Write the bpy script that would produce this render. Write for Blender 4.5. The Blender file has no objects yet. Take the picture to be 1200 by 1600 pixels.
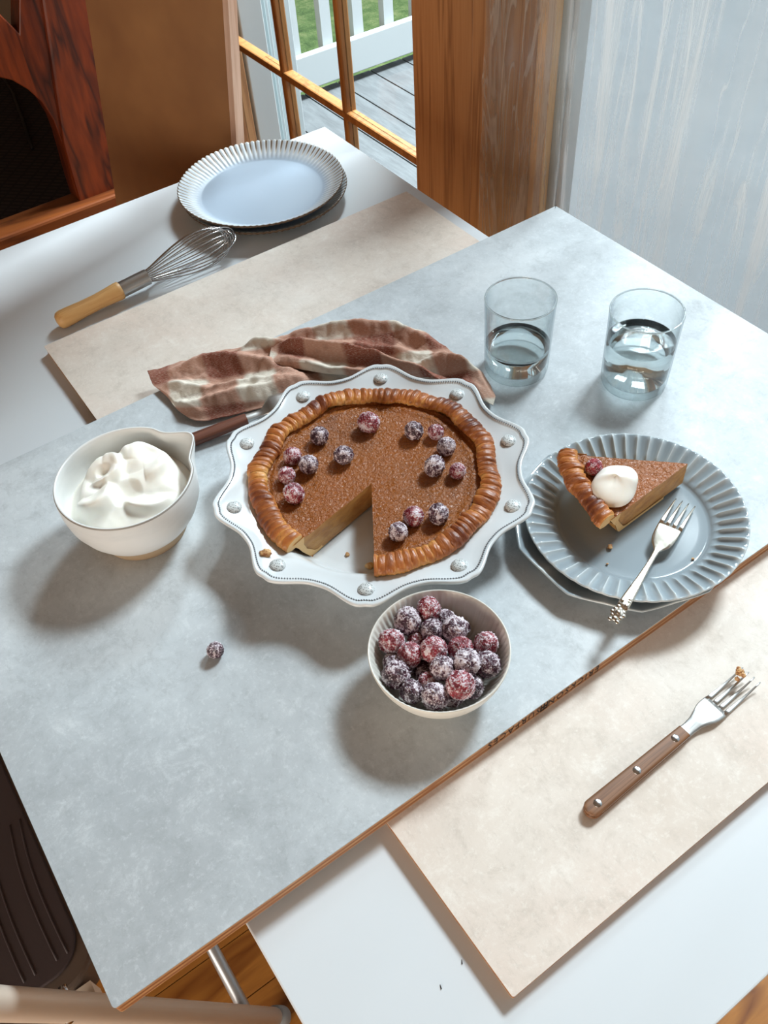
import bpy, math, random
from mathutils import Vector, Matrix, noise
PI = math.pi
R = math.radians
sc = bpy.context.scene
col = sc.collection
random.seed(7)

# ------------------------------------------------------------------ camera, sky, lights, exposure
Z0 = 0.779                 # height of the grey board's top above the floor (all heights below are relative to it)
ZB = -0.017                # top of the beige board
ZW = -0.029                # top of the white table
ZF = -0.779                # floor
HC = 0.71                  # lens above the grey board
FOC, YAW, PITCH, ROLL = 1385.74, 1.0285090441, 0.8625214952, -0.0895541826
F_ = Vector((math.cos(PITCH)*math.cos(YAW), math.cos(PITCH)*math.sin(YAW), -math.sin(PITCH)))
R_ = F_.cross(Vector((0, 0, 1))).normalized()
U_ = R_.cross(F_)
cR = math.cos(ROLL)*R_ + math.sin(ROLL)*U_
cU = -math.sin(ROLL)*R_ + math.cos(ROLL)*U_
cam = bpy.data.cameras.new('camera')
co = bpy.data.objects.new('camera', cam)
col.objects.link(co)
cam.sensor_fit = 'VERTICAL'
cam.sensor_height = 24
cam.lens = FOC/1600*24
cam.clip_start = 0.01
cam.clip_end = 200
co.matrix_world = Matrix(((cR.x, cU.x, -F_.x, 0), (cR.y, cU.y, -F_.y, 0), (cR.z, cU.z, -F_.z, HC+Z0), (0, 0, 0, 1)))
sc.camera = co


def at(px, py, z=0.0):
    """photo pixel -> point on the horizontal plane z (relative to the grey board's top)"""
    d = cR*((px-600)/FOC) - cU*((py-800)/FOC) + F_
    t = (z-HC)/d.z
    return Vector((d.x*t, d.y*t, z))


def at_y(px, py, y):
    d = cR*((px-600)/FOC) - cU*((py-800)/FOC) + F_
    t = y/d.y
    return Vector((d.x*t, y, HC+d.z*t))


def at_x(px, py, x):
    d = cR*((px-600)/FOC) - cU*((py-800)/FOC) + F_
    t = x/d.x
    return Vector((x, d.y*t, HC+d.z*t))


w = bpy.data.worlds.new('sky')
sc.world = w
w.use_nodes = True
wb = w.node_tree.nodes['Background']
wb.inputs[0].default_value = (0.80, 0.91, 1.0, 1)
wb.inputs[1].default_value = 0.65


def area(name, loc, target, sx, sy, power, color):
    l = bpy.data.lights.new(name, 'AREA')
    l.shape = 'RECTANGLE'
    l.size, l.size_y = sx, sy
    l.energy = power
    l.color = color
    o = bpy.data.objects.new(name, l)
    col.objects.link(o)
    o.location = Vector(loc)+Vector((0, 0, Z0))
    o.rotation_euler = (Vector(target)-Vector(loc)).to_track_quat('-Z', 'Y').to_euler()
    return o


area('daylight_beyond_the_glass_door', (4.6, 1.7, 4.3), (0.3, 0.5, 0.0), 1.3, 1.0, 1680, (0.88, 0.95, 1.0))
area('daylight_beyond_the_french_door', (3.0, 3.0, 2.9), (0.35, 1.15, 0.0), 1.2, 1.0, 340, (0.84, 0.94, 1.0))
area('warm_fill_light', (-1.7, -0.7, 0.30), (0.9, 1.2, 0.0), 1.5, 0.9, 36, (1.0, 0.88, 0.76))  # added fill to brighten upright surfaces, not a known lamp
sc.view_settings.view_transform = 'Standard'
sc.view_settings.look = 'None'
sc.view_settings.gamma = 1
sc.view_settings.exposure = 0.22
sc.view_settings.use_curve_mapping = False
sc.cycles.use_denoising = True
sc.cycles.max_bounces = 14
sc.cycles.transmission_bounces = 12
sc.cycles.transparent_max_bounces = 12
sc.cycles.diffuse_bounces = 4
sc.cycles.sample_clamp_indirect = 6
sc.cycles.blur_glossy = 0.5


# ------------------------------------------------------------------ materials
def srgb(c):
    def f(v):
        v /= 255.0
        return v/12.92 if v <= 0.04045 else ((v+0.055)/1.055)**2.4
    return (f(c[0]), f(c[1]), f(c[2]), 1)


class Mat:
    def __init__(s, name, rgb=(200, 200, 200), rough=0.5, metal=0.0, **kw):
        s.m = bpy.data.materials.new(name)
        s.m.use_nodes = True
        s.t = s.m.node_tree
        s.p = s.t.nodes['Principled BSDF']
        s.p.inputs['Base Color'].default_value = srgb(rgb)
        s.p.inputs['Roughness'].default_value = rough
        s.p.inputs['Metallic'].default_value = metal
        for k, v in kw.items():
            s.p.inputs[k.replace('_', ' ')].default_value = v
        s._c = None

    def n(s, typ, **kw):
        nd = s.t.nodes.new(typ)
        for k, v in kw.items():
            if k in nd.inputs:
                nd.inputs[k].default_value = v
            else:
                setattr(nd, k, v)
        return nd

    def l(s, a, b):
        s.t.links.new(a, b)

    def coord(s, scale=(1, 1, 1), kind='Object', rot=(0, 0, 0)):
        tc = s.n('ShaderNodeTexCoord')
        mp = s.n('ShaderNodeMapping')
        mp.inputs['Scale'].default_value = scale
        mp.inputs['Rotation'].default_value = rot
        s.l(tc.outputs[kind], mp.inputs[0])
        return mp.outputs[0]

    def noise(s, scale, detail=4, rough=0.55, vec=None, dist=0.0, fourd=None):
        nd = s.n('ShaderNodeTexNoise', Scale=scale, Detail=detail, Roughness=rough, Distortion=dist)
        if vec is None:
            vec = s.coord()
        if fourd:
            nd.noise_dimensions = '4D'
            oi = s.n('ShaderNodeObjectInfo')
            ml = s.n('ShaderNodeMath', operation='MULTIPLY')
            ml.inputs[1].default_value = fourd
            s.l(oi.outputs['Random'], ml.inputs[0])
            s.l(ml.outputs[0], nd.inputs['W'])
        s.l(vec, nd.inputs['Vector'])
        return nd.outputs['Fac']

    def ramp(s, fac, stops):
        r = s.n('ShaderNodeValToRGB')
        e = r.color_ramp.elements
        while len(e) < len(stops):
            e.new(0.5)
        for i, (pos, c) in enumerate(stops):
            e[i].position = pos
            e[i].color = srgb(c) if len(c) == 3 else c
        s.l(fac, r.inputs[0])
        return r.outputs[0]

    def fac(s, f, lo, hi):
        r = s.n('ShaderNodeMapRange')
        r.inputs[1].default_value, r.inputs[2].default_value = lo, hi
        s.l(f, r.inputs[0])
        return r.outputs[0]

    def mix(s, fac, a, b, mode='MIX'):
        m = s.n('ShaderNodeMix', data_type='RGBA', blend_type=mode)
        for i, v in ((0, fac), (6, a), (7, b)):
            if isinstance(v, (int, float)):
                m.inputs[i].default_value = v
            elif isinstance(v, tuple):
                m.inputs[i].default_value = srgb(v)
            else:
                s.l(v, m.inputs[i])
        return m.outputs[2]

    def color(s, c):
        s.l(c, s.p.inputs['Base Color'])
        return s

    def rough(s, f, lo, hi):
        r = s.n('ShaderNodeMapRange')
        r.inputs[3].default_value, r.inputs[4].default_value = lo, hi
        s.l(f, r.inputs[0])
        s.l(r.outputs[0], s.p.inputs['Roughness'])
        return s

    def bump(s, h, strength=0.3, dist=0.001):
        b = s.n('ShaderNodeBump', Strength=strength, Distance=dist)
        s.l(h, b.inputs['Height'])
        s.l(b.outputs[0], s.p.inputs['Normal'])
        return s


def wood(name, c1, c2, c3=None, axis=0, scale=14, stretch=0.07, rough=0.45, contrast=(0.35, 0.65), rnd=13.0):
    m = Mat(name, c1, rough)
    scl = [scale]*3
    scl[axis] = scale*stretch
    v = m.coord(tuple(scl))
    a = m.noise(1.0, 3, 0.55, v, 1.2, fourd=rnd)
    w_ = m.n('ShaderNodeMath', operation='MULTIPLY')
    w_.inputs[1].default_value = 9.0
    m.l(a, w_.inputs[0])
    f = m.n('ShaderNodeMath', operation='PINGPONG')
    f.inputs[1].default_value = 1.0
    m.l(w_.outputs[0], f.inputs[0])
    c = m.ramp(f.outputs[0], [(0.0, c1), (0.55, c1), (1.0, c2)])
    fine = m.noise(8.0, 3, 0.6, v)
    c = m.mix(m.fac(fine, 0.35, 0.8), c, c3 or c2)
    m.color(c)
    m.bump(fine, 0.15, 0.001)
    return m.m


def stone(name, base, dark, light, warm=None, rough=0.5):
    m = Mat(name, base, rough)
    v = m.coord()
    big = m.noise(3.2, 5, 0.6, v, 0.4)
    c = m.ramp(big, [(0.30, dark), (0.5, base), (0.68, light)])
    if warm:
        wn = m.noise(4.6, 3, 0.5, m.coord((1, 1, 1), rot=(0.3, 0.5, 1)))
        c = m.mix(m.fac(wn, 0.45, 0.75), c, warm)
    mid = m.noise(26, 9, 0.82, v, 0.3)
    dk_ = tuple(int(q*0.90) for q in dark)
    lt_ = tuple(min(255, int(q*1.05)) for q in light)
    c = m.mix(m.fac(mid, 0.50, 0.78), c, dk_)
    c = m.mix(m.fac(mid, 0.46, 0.24), c, lt_)
    sp = m.noise(190, 5, 0.75, v)
    c = m.mix(m.fac(sp, 0.54, 0.85), c, lt_)
    sp2 = m.noise(120, 6, 0.8, m.coord((1, 0.45, 1), rot=(0.1, 0.2, 0.8)))
    c = m.mix(m.fac(sp2, 0.55, 0.90), c, dk_)
    m.color(c)
    m.bump(sp, 0.10, 0.0004)
    m.rough(mid, rough-0.08, rough+0.15)
    return m.m


M = {}
M['grey'] = stone('grey_concrete_laminate', (188, 195, 199), (172, 178, 182), (203, 209, 212), rough=0.5)
M['beige'] = stone('beige_plaster_laminate', (224, 214, 203), (214, 200, 186), (230, 224, 216), warm=(226, 206, 192), rough=0.55)
m = Mat('plywood_edge', (178, 128, 84), 0.6)
tc = m.coord((1, 1, 1))
sx = m.n('ShaderNodeSeparateXYZ')
m.l(tc, sx.inputs[0])
ml = m.n('ShaderNodeMath', operation='MULTIPLY')
ml.inputs[1].default_value = 1/0.0032
m.l(sx.outputs[2], ml.inputs[0])
pp = m.n('ShaderNodeMath', operation='PINGPONG')
pp.inputs[1].default_value = 1.0
m.l(ml.outputs[0], pp.inputs[0])
c = m.ramp(pp.outputs[0], [(0.2, (196, 150, 104)), (0.8, (138, 88, 54))])
c = m.mix(m.fac(m.noise(60, 3, 0.6), 0.4, 0.75), c, (156, 106, 70))
m.color(c)
M['ply'] = m.m
M['black_ink'] = Mat('black_ink', (34, 24, 20), 0.7).m
m = Mat('white_table_lacquer', (216, 222, 226), 0.32)
m.rough(m.noise(5, 2), 0.28, 0.38)
M['white_table'] = m.m
M['oak'] = wood('honey_oak', (176, 118, 52), (120, 68, 24), (146, 92, 40), axis=0, scale=11, stretch=0.10, rough=0.38)
M['fir'] = wood('golden_fir', (162, 118, 78), (118, 78, 48), (148, 104, 66), axis=2, scale=22, stretch=0.04, rough=0.42)
M['fir_lit'] = wood('lit_fir', (236, 196, 148), (222, 176, 124), (230, 186, 138), axis=2, scale=18, stretch=0.05, rough=0.5)  # fir made paler: door light on the reveal is put into the colour
M['muntin'] = wood('muntin_wood', (150, 104, 58), (118, 74, 36), (140, 94, 50), axis=2, scale=18, stretch=0.1, rough=0.4)
M['redwood'] = wood('red_brown_timber', (124, 52, 20), (38, 12, 14), (84, 32, 14), axis=2, scale=11, stretch=0.14, rough=0.35)
M['orangewood'] = wood('orange_brown_timber', (112, 60, 26), (72, 34, 14), (100, 50, 22), axis=0, scale=9, stretch=0.12, rough=0.35)
m = Mat('brown_hardboard', (150, 98, 54), 0.55)
m.color(m.mix(m.fac(m.noise(4, 4, 0.6), 0.35, 0.7), (166, 122, 80), (140, 98, 66)))
M['hardboard'] = m.m
M['pink_ply'] = wood('pinkish_ply_edge', (216, 184, 162), (196, 158, 134), axis=2, scale=20, stretch=0.06)
m = Mat('interior_plaster', (158, 136, 112), 0.8)
m.bump(m.noise(60, 3), 0.1)
M['plaster'] = m.m
M['ceiling'] = Mat('ceiling_paint', (176, 156, 134), 0.8).m
M['white_paint'] = Mat('white_exterior_paint', (170, 176, 178), 0.5).m
m = Mat('grey_decking', (112, 116, 118), 0.7)
m.color(m.mix(m.fac(m.noise(6, 5, 0.7, m.coord((8, 1, 8))), 0.35, 0.7), (92, 96, 98), (70, 73, 75)))
M['deck'] = m.m
m = Mat('added_slab_grey', (84, 88, 90), 0.8)
m.color(m.mix(m.fac(m.noise(4, 6, 0.7), 0.35, 0.7), (66, 68, 69), (52, 55, 57)))
M['added_slab'] = m.m
m = Mat('lawn_grass', (110, 140, 70), 0.9)
m.color(m.ramp(m.noise(9, 8, 0.75), [(0.3, (58, 84, 40)), (0.5, (96, 120, 66)), (0.7, (140, 148, 98))]))
m.bump(m.noise(60, 4, 0.7), 0.8, 0.03)
M['lawn'] = m.m
M['siding'] = Mat('pale_siding', (150, 164, 166), 0.6).m

# window glass: thin pane, clear with a faint mirror
m = Mat('window_glass', (255, 255, 255))
tr = m.n('ShaderNodeBsdfTransparent')
tr.inputs[0].default_value = (0.95, 0.97, 0.97, 1)
gl = m.n('ShaderNodeBsdfGlossy', Roughness=0.03)
gl.inputs[0].default_value = (0.9, 0.95, 1, 1)
lw = m.n('ShaderNodeLayerWeight', Blend=0.5)
fr = m.n('ShaderNodeMath', operation='POWER')
fr.inputs[1].default_value = 5.0
m.l(lw.outputs['Facing'], fr.inputs[0])
fr2 = m.n('ShaderNodeMath', operation='MULTIPLY_ADD')
fr2.inputs[1].default_value = 0.6
fr2.inputs[2].default_value = 0.03
m.l(fr.outputs[0], fr2.inputs[0])
mx = m.n('ShaderNodeMixShader')
m.l(fr2.outputs[0], mx.inputs[0])
m.l(tr.outputs[0], mx.inputs[1])
m.l(gl.outputs[0], mx.inputs[2])
m.l(mx.outputs[0], m.t.nodes['Material Output'].inputs[0])
M['pane'] = m.m
# sliding door glass; grey haze added to veil deck lines and dim its glow
m = Mat('hazed_glass', (255, 255, 255))
tr = m.n('ShaderNodeBsdfTransparent')
tr.inputs[0].default_value = (0.95, 0.97, 0.97, 1)
tl = m.n('ShaderNodeBsdfTranslucent')
tl.inputs[0].default_value = srgb((100, 104, 106))
mx = m.n('ShaderNodeMixShader')
mx.inputs[0].default_value = 0.35
m.l(tr.outputs[0], mx.inputs[1])
m.l(tl.outputs[0], mx.inputs[2])
m.l(mx.outputs[0], m.t.nodes['Material Output'].inputs[0])
M['hazed'] = m.m

# crinkled plastic film
m = Mat('milky_plastic_film', (255, 255, 255))
tr = m.n('ShaderNodeBsdfTransparent')
tr.inputs[0].default_value = (0.93, 0.95, 0.96, 1)
df = m.n('ShaderNodeBsdfTranslucent')
df.inputs[0].default_value = srgb((172, 174, 174))
dd = m.n('ShaderNodeBsdfDiffuse')
dd.inputs[0].default_value = srgb((214, 208, 200))
g2 = m.n('ShaderNodeBsdfGlossy', Roughness=0.22)
v = m.coord((1, 7, 0.9))
v2 = m.coord((1, 13, 0.75), rot=(0.12, 0, 0))
s1 = m.noise(2.2, 4, 0.6, v, 0.5)
s2 = m.noise(2.0, 5, 0.7, v2, 0.8)
spots = m.noise(38, 2, 0.5, m.coord())
ha = m.fac(s1, 0.32, 0.72)
s3 = m.noise(1.6, 3, 0.6, m.coord((1, 9, 1.1), rot=(-0.10, 0, 0)), 1.0)
s3a = m.n('ShaderNodeMath', operation='SUBTRACT')
s3a.inputs[1].default_value = 0.5
m.l(s3, s3a.inputs[0])
s3b = m.n('ShaderNodeMath', operation='ABSOLUTE')
m.l(s3a.outputs[0], s3b.inputs[0])
hb0 = m.fac(s2, 0.50, 0.64)
hbm = m.n('ShaderNodeMath', operation='MULTIPLY_ADD', use_clamp=True)
m.l(m.fac(s3b.outputs[0], 0.016, 0.004), hbm.inputs[0])
hbm.inputs[1].default_value = 0.6
m.l(hb0, hbm.inputs[2])
hb = hbm.outputs[0]
hc = m.fac(spots, 0.70, 0.80)
ad = m.n('ShaderNodeMath', operation='MULTIPLY_ADD', use_clamp=True)
m.l(ha, ad.inputs[0])
ad.inputs[1].default_value = 0.20
ad.inputs[2].default_value = 0.12
ad2 = m.n('ShaderNodeMath', operation='MULTIPLY_ADD', use_clamp=True)
m.l(hb, ad2.inputs[0])
ad2.inputs[1].default_value = 0.62
m.l(ad.outputs[0], ad2.inputs[2])
ad3 = m.n('ShaderNodeMath', operation='MULTIPLY_ADD', use_clamp=True)
m.l(hc, ad3.inputs[0])
ad3.inputs[1].default_value = 0.12
m.l(ad2.outputs[0], ad3.inputs[2])
bp = m.n('ShaderNodeBump', Strength=0.6, Distance=0.004)
m.l(s1, bp.inputs['Height'])
m.l(bp.outputs[0], g2.inputs['Normal'])
x0 = m.n('ShaderNodeMixShader')
x0.inputs[0].default_value = 0.5
m.l(df.outputs[0], x0.inputs[1])
m.l(dd.outputs[0], x0.inputs[2])
x1 = m.n('ShaderNodeMixShader')
m.l(ad3.outputs[0], x1.inputs[0])
m.l(tr.outputs[0], x1.inputs[1])
m.l(x0.outputs[0], x1.inputs[2])
x2 = m.n('ShaderNodeMixShader')
x2.inputs[0].default_value = 0.07
m.l(x1.outputs[0], x2.inputs[1])
m.l(g2.outputs[0], x2.inputs[2])
m.l(x2.outputs[0], m.t.nodes['Material Output'].inputs[0])
M['film'] = m.m

M['glass'] = Mat('clear_tumbler_glass', (250, 253, 252), 0.0, Transmission_Weight=1.0, IOR=1.45).m
m = Mat('thin_tumbler_glass', (255, 255, 255))
lw = m.n('ShaderNodeLayerWeight', Blend=0.5)
pw = m.n('ShaderNodeMath', operation='POWER')
pw.inputs[1].default_value = 3.5
m.l(lw.outputs['Facing'], pw.inputs[0])
tr = m.n('ShaderNodeBsdfTransparent')
m.l(m.ramp(pw.outputs[0], [(0.0, (252, 254, 254)), (1.0, (180, 190, 195))]), tr.inputs[0])
gl = m.n('ShaderNodeBsdfGlossy', Roughness=0.02)
gl.inputs[0].default_value = (1, 1, 1, 1)
ma = m.n('ShaderNodeMath', operation='MULTIPLY_ADD')
ma.inputs[1].default_value = 0.5
ma.inputs[2].default_value = 0.035
m.l(pw.outputs[0], ma.inputs[0])
mx = m.n('ShaderNodeMixShader')
m.l(ma.outputs[0], mx.inputs[0])
m.l(tr.outputs[0], mx.inputs[1])
m.l(gl.outputs[0], mx.inputs[2])
m.l(mx.outputs[0], m.t.nodes['Material Output'].inputs[0])
M['thinglass'] = m.m
M['water'] = Mat('water', (246, 252, 253), 0.0, Transmission_Weight=1.0, IOR=1.33).m
M['steel'] = Mat('polished_steel', (196, 198, 200), 0.18, 1.0).m
m = Mat('brushed_steel', (190, 190, 188), 0.3, 1.0)
m.rough(m.noise(40, 3, 0.6, m.coord((1, 12, 1))), 0.24, 0.42)
M['brushed'] = m.m
m = Mat('old_silver', (214, 208, 196), 0.2, 1.0)
m.rough(m.noise(60, 4), 0.14, 0.34)
M['silver'] = m.m
m = Mat('satin_aluminium', (222, 212, 198), 0.42, 0.25)
m.rough(m.noise(20, 3), 0.36, 0.5)
M['alu'] = m.m
M['alu_grey'] = Mat('grey_aluminium', (176, 180, 184), 0.38, 0.7).m
M['cap'] = Mat('grey_rubber_foot', (150, 152, 152), 0.6).m
m = Mat('dark_tread_rubber', (64, 54, 56), 0.62)
m.bump(m.noise(300, 2), 0.3, 0.0004)
M['rubber'] = m.m
m = Mat('bronze_grey_frame', (104, 92, 84), 0.4, 0.35)
M['tread'] = m.m
M['beech'] = wood('pale_beech_handle', (206, 162, 104), (184, 134, 78), (196, 150, 92), axis=0, scale=30, stretch=0.08, rough=0.5)
M['teak'] = wood('teak_handle', (140, 98, 66), (104, 68, 44), (122, 84, 56), axis=0, scale=60, stretch=0.05, rough=0.5)
M['rosewood'] = wood('rosewood_handle', (112, 66, 48), (74, 40, 28), (92, 52, 38), axis=0, scale=60, stretch=0.05, rough=0.45)

m = Mat('white_glaze', (226, 231, 232), 0.16, Coat_Weight=0.3)
m.color(m.mix(m.fac(m.noise(6, 3), 0.4, 0.8), (220, 225, 227), (208, 214, 217)))
M['glaze'] = m.m
m = Mat('beaded_glaze', (126, 134, 140), 0.3)
M['bead'] = m.m
m = Mat('dotted_boss_glaze', (222, 226, 226), 0.3)
vo = m.n('ShaderNodeTexVoronoi', Scale=620.0)
m.l(m.coord(), vo.inputs['Vector'])
m.color(m.mix(m.fac(vo.outputs['Distance'], 0.42, 0.28), (212, 217, 217), (120, 124, 124)))
M['boss'] = m.m
m = Mat('cream_bowl_glaze', (222, 224, 222), 0.3)
m.color(m.mix(m.fac(m.noise(9, 5, 0.6, m.coord((1, 1, 3))), 0.45, 0.75), (226, 227, 225), (208, 211, 211)))
M['bowlglaze'] = m.m
m = Mat('raw_stoneware', (176, 152, 122), 0.85)
m.bump(m.noise(200, 3), 0.3, 0.0005)
M['raw'] = m.m
M['rimline'] = Mat('thin_grey_rim_glaze', (150, 146, 140), 0.4).m
M['berrybowl'] = Mat('ivory_bowl_glaze', (222, 219, 210), 0.28).m
m = Mat('grey_plate_glaze', (158, 170, 178), 0.12, Coat_Weight=0.4)
at_ = m.n('ShaderNodeAttribute', attribute_name='glaze_break')
m.color(m.mix(at_.outputs['Fac'], (140, 152, 159), (204, 212, 214)))
M['plategrey'] = m.m
m = Mat('blue_plate_glaze', (176, 192, 208), 0.42, Coat_Weight=0.08)
at_ = m.n('ShaderNodeAttribute', attribute_name='glaze_break')
c = m.ramp(at_.outputs['Fac'], [(0.0, (172, 190, 208)), (0.30, (222, 230, 234)), (0.62, (200, 196, 186)), (1.0, (96, 74, 54))])
m.color(c)
M['plateblue'] = m.m
M['underplate'] = Mat('brown_stoneware_underside', (150, 128, 110), 0.5).m

# whipped cream, pastry, filling, cranberries
m = Mat('whipped_cream', (244, 240, 230), 0.42, Subsurface_Weight=0.25)
m.p.inputs['Subsurface Radius'].default_value = (0.01, 0.008, 0.006)
m.bump(m.noise(45, 4, 0.5), 0.25, 0.001)
M['cream'] = m.m
m = Mat('baked_pastry', (206, 142, 76), 0.42)
geo = m.n('ShaderNodeNewGeometry')
v = m.coord()
a = m.noise(28, 5, 0.6, v)
b = m.noise(140, 5, 0.65, v)
at_ = m.n('ShaderNodeAttribute', attribute_name='bake')
s_ = m.n('ShaderNodeMath', operation='ADD')
m.l(at_.outputs['Fac'], s_.inputs[0])
mm = m.n('ShaderNodeMath', operation='MULTIPLY_ADD')
mm.inputs[1].default_value = 1.3
mm.inputs[2].default_value = -0.65
m.l(a, mm.inputs[0])
m.l(mm.outputs[0], s_.inputs[1])
c = m.ramp(s_.outputs[0], [(0.0, (232, 190, 126)), (0.30, (212, 150, 80)), (0.58, (176, 104, 52)), (1.0, (98, 46, 28))])
c = m.mix(m.fac(b, 0.60, 0.76), c, (116, 60, 34))
m.color(c)
m.bump(b, 0.5, 0.0012)
m.rough(b, 0.3, 0.5)
M['crust'] = m.m
m = Mat('pumpkin_filling_top', (150, 92, 48), 0.3)
v = m.coord()
a = m.noise(300, 3, 0.6, m.coord((1, 1, 1)), 0.5)
b = m.noise(16, 4, 0.6, v)
c = m.ramp(b, [(0.3, (150, 82, 24)), (0.55, (150, 86, 32)), (0.75, (124, 72, 36))])
c = m.mix(m.fac(a, 0.60, 1.0), c, (160, 104, 58))
m.color(c)
m.bump(a, 1.0, 0.0026)
m.rough(a, 0.2, 0.42)
M['filling'] = m.m
m = Mat('pumpkin_filling_cut', (190, 138, 76), 0.5)
m.color(m.mix(m.fac(m.noise(60, 5, 0.6, m.coord((1, 1, 2.5))), 0.4, 0.7), (196, 146, 84), (168, 114, 60)))
m.bump(m.noise(160, 4, 0.6), 0.6, 0.0015)
M['cut'] = m.m
m = Mat('pastry_crumb', (204, 158, 104), 0.7)
m.color(m.mix(m.fac(m.noise(300, 3), 0.4, 0.6), (222, 182, 128), (166, 106, 62)))
m.bump(m.noise(400, 3), 0.8, 0.001)
M['crumb'] = m.m


def berry_mat(name, red, deep, lo, hi):
    m = Mat(name, red, 0.35, Coat_Weight=0.2)
    v = m.coord()
    a = m.noise(7.0, 4, 0.75, v, fourd=50)
    b = m.noise(1.9, 3, 0.6, v, fourd=91)
    c = m.mix(m.fac(b, 0.4, 0.62), deep, red)
    ad = m.n('ShaderNodeMath', operation='ADD')
    m.l(a, ad.inputs[0])
    m.l(b, ad.inputs[1])
    f = m.fac(ad.outputs[0], lo, hi)
    at_ = m.n('ShaderNodeAttribute', attribute_name='sugar')
    mu = m.n('ShaderNodeMath', operation='ADD', use_clamp=True)
    m.l(f, mu.inputs[0])
    m.l(at_.outputs['Fac'], mu.inputs[1])
    c = m.mix(mu.outputs[0], c, (234, 224, 230))
    m.color(c)
    m.rough(mu.outputs[0], 0.3, 0.75)
    m.bump(a, 0.8, 0.0012)
    return m.m


M['berry'] = berry_mat('sugared_red_cranberry', (176, 18, 44), (110, 8, 30), 1.00, 1.13)
M['berry_red'] = berry_mat('barely_sugared_cranberry', (170, 14, 36), (120, 8, 26), 1.16, 1.34)
M['berry_dark'] = berry_mat('sugared_dark_cranberry', (88, 20, 52), (46, 8, 30), 1.02, 1.14)
M['berry_frost'] = berry_mat('heavily_sugared_cranberry', (110, 34, 62), (60, 12, 40), 0.94, 1.08)

m = Mat('plaid_linen', (190, 160, 140), 0.9)
uv = m.n('ShaderNodeUVMap', uv_map='UVMap')
sp = m.n('ShaderNodeSeparateXYZ')
nz = m.n('ShaderNodeTexNoise', Scale=70.0, Detail=3.0)
m.l(uv.outputs[0], nz.inputs['Vector'])
m.l(uv.outputs[0], sp.inputs[0])


def band(out, period):
    a_ = m.n('ShaderNodeMath', operation='MULTIPLY')
    a_.inputs[1].default_value = 1/period
    m.l(out, a_.inputs[0])
    p_ = m.n('ShaderNodeMath', operation='PINGPONG')
    p_.inputs[1].default_value = 1.0
    m.l(a_.outputs[0], p_.inputs[0])
    return m.fac(p_.outputs[0], 0.44, 0.56)


bu, bv = band(sp.outputs[0], 0.046), band(sp.outputs[1], 0.046)
ad = m.n('ShaderNodeMath', operation='ADD')
m.l(bu, ad.inputs[0])
m.l(bv, ad.inputs[1])
hf = m.n('ShaderNodeMath', operation='MULTIPLY')
hf.inputs[1].default_value = 0.5
m.l(ad.outputs[0], hf.inputs[0])
c = m.ramp(hf.outputs[0], [(0.0, (216, 208, 194)), (0.5, (186, 142, 122)), (1.0, (134, 74, 56))])
ths = m.n('ShaderNodeTexNoise', Scale=1.0, Detail=3.0)
mp = m.n('ShaderNodeMapping')
mp.inputs['Scale'].default_value = (300, 1400, 1)
m.l(uv.outputs[0], mp.inputs[0])
m.l(mp.outputs[0], ths.inputs['Vector'])
c = m.mix(m.fac(ths.outputs['Fac'], 0.48, 0.95), c, (214, 196, 178))
c = m.mix(m.fac(nz.outputs['Fac'], 0.58, 0.95), c, (132, 92, 76))
m.color(c)
m.bump(ths.outputs['Fac'], 0.6, 0.0008)
M['plaid'] = m.m
m = Mat('dark_diamond_rug', (44, 34, 34), 0.9)
v = m.coord((1, 1, 1), rot=(0, 0, 0.785))
ch = m.n('ShaderNodeTexBrick', Scale=12.0)
ch.offset = 0.0
ch.inputs['Color1'].default_value = srgb((44, 34, 34))
ch.inputs['Color2'].default_value = srgb((52, 40, 38))
ch.inputs['Mortar'].default_value = srgb((26, 20, 22))
ch.inputs['Mortar Size'].default_value = 0.06
ch.inputs['Brick Width'].default_value = 0.5
m.l(v, ch.inputs['Vector'])
m.color(ch.outputs[0])
M['rug'] = m.m
M['black'] = Mat('black_plastic', (22, 20, 22), 0.5).m


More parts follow.
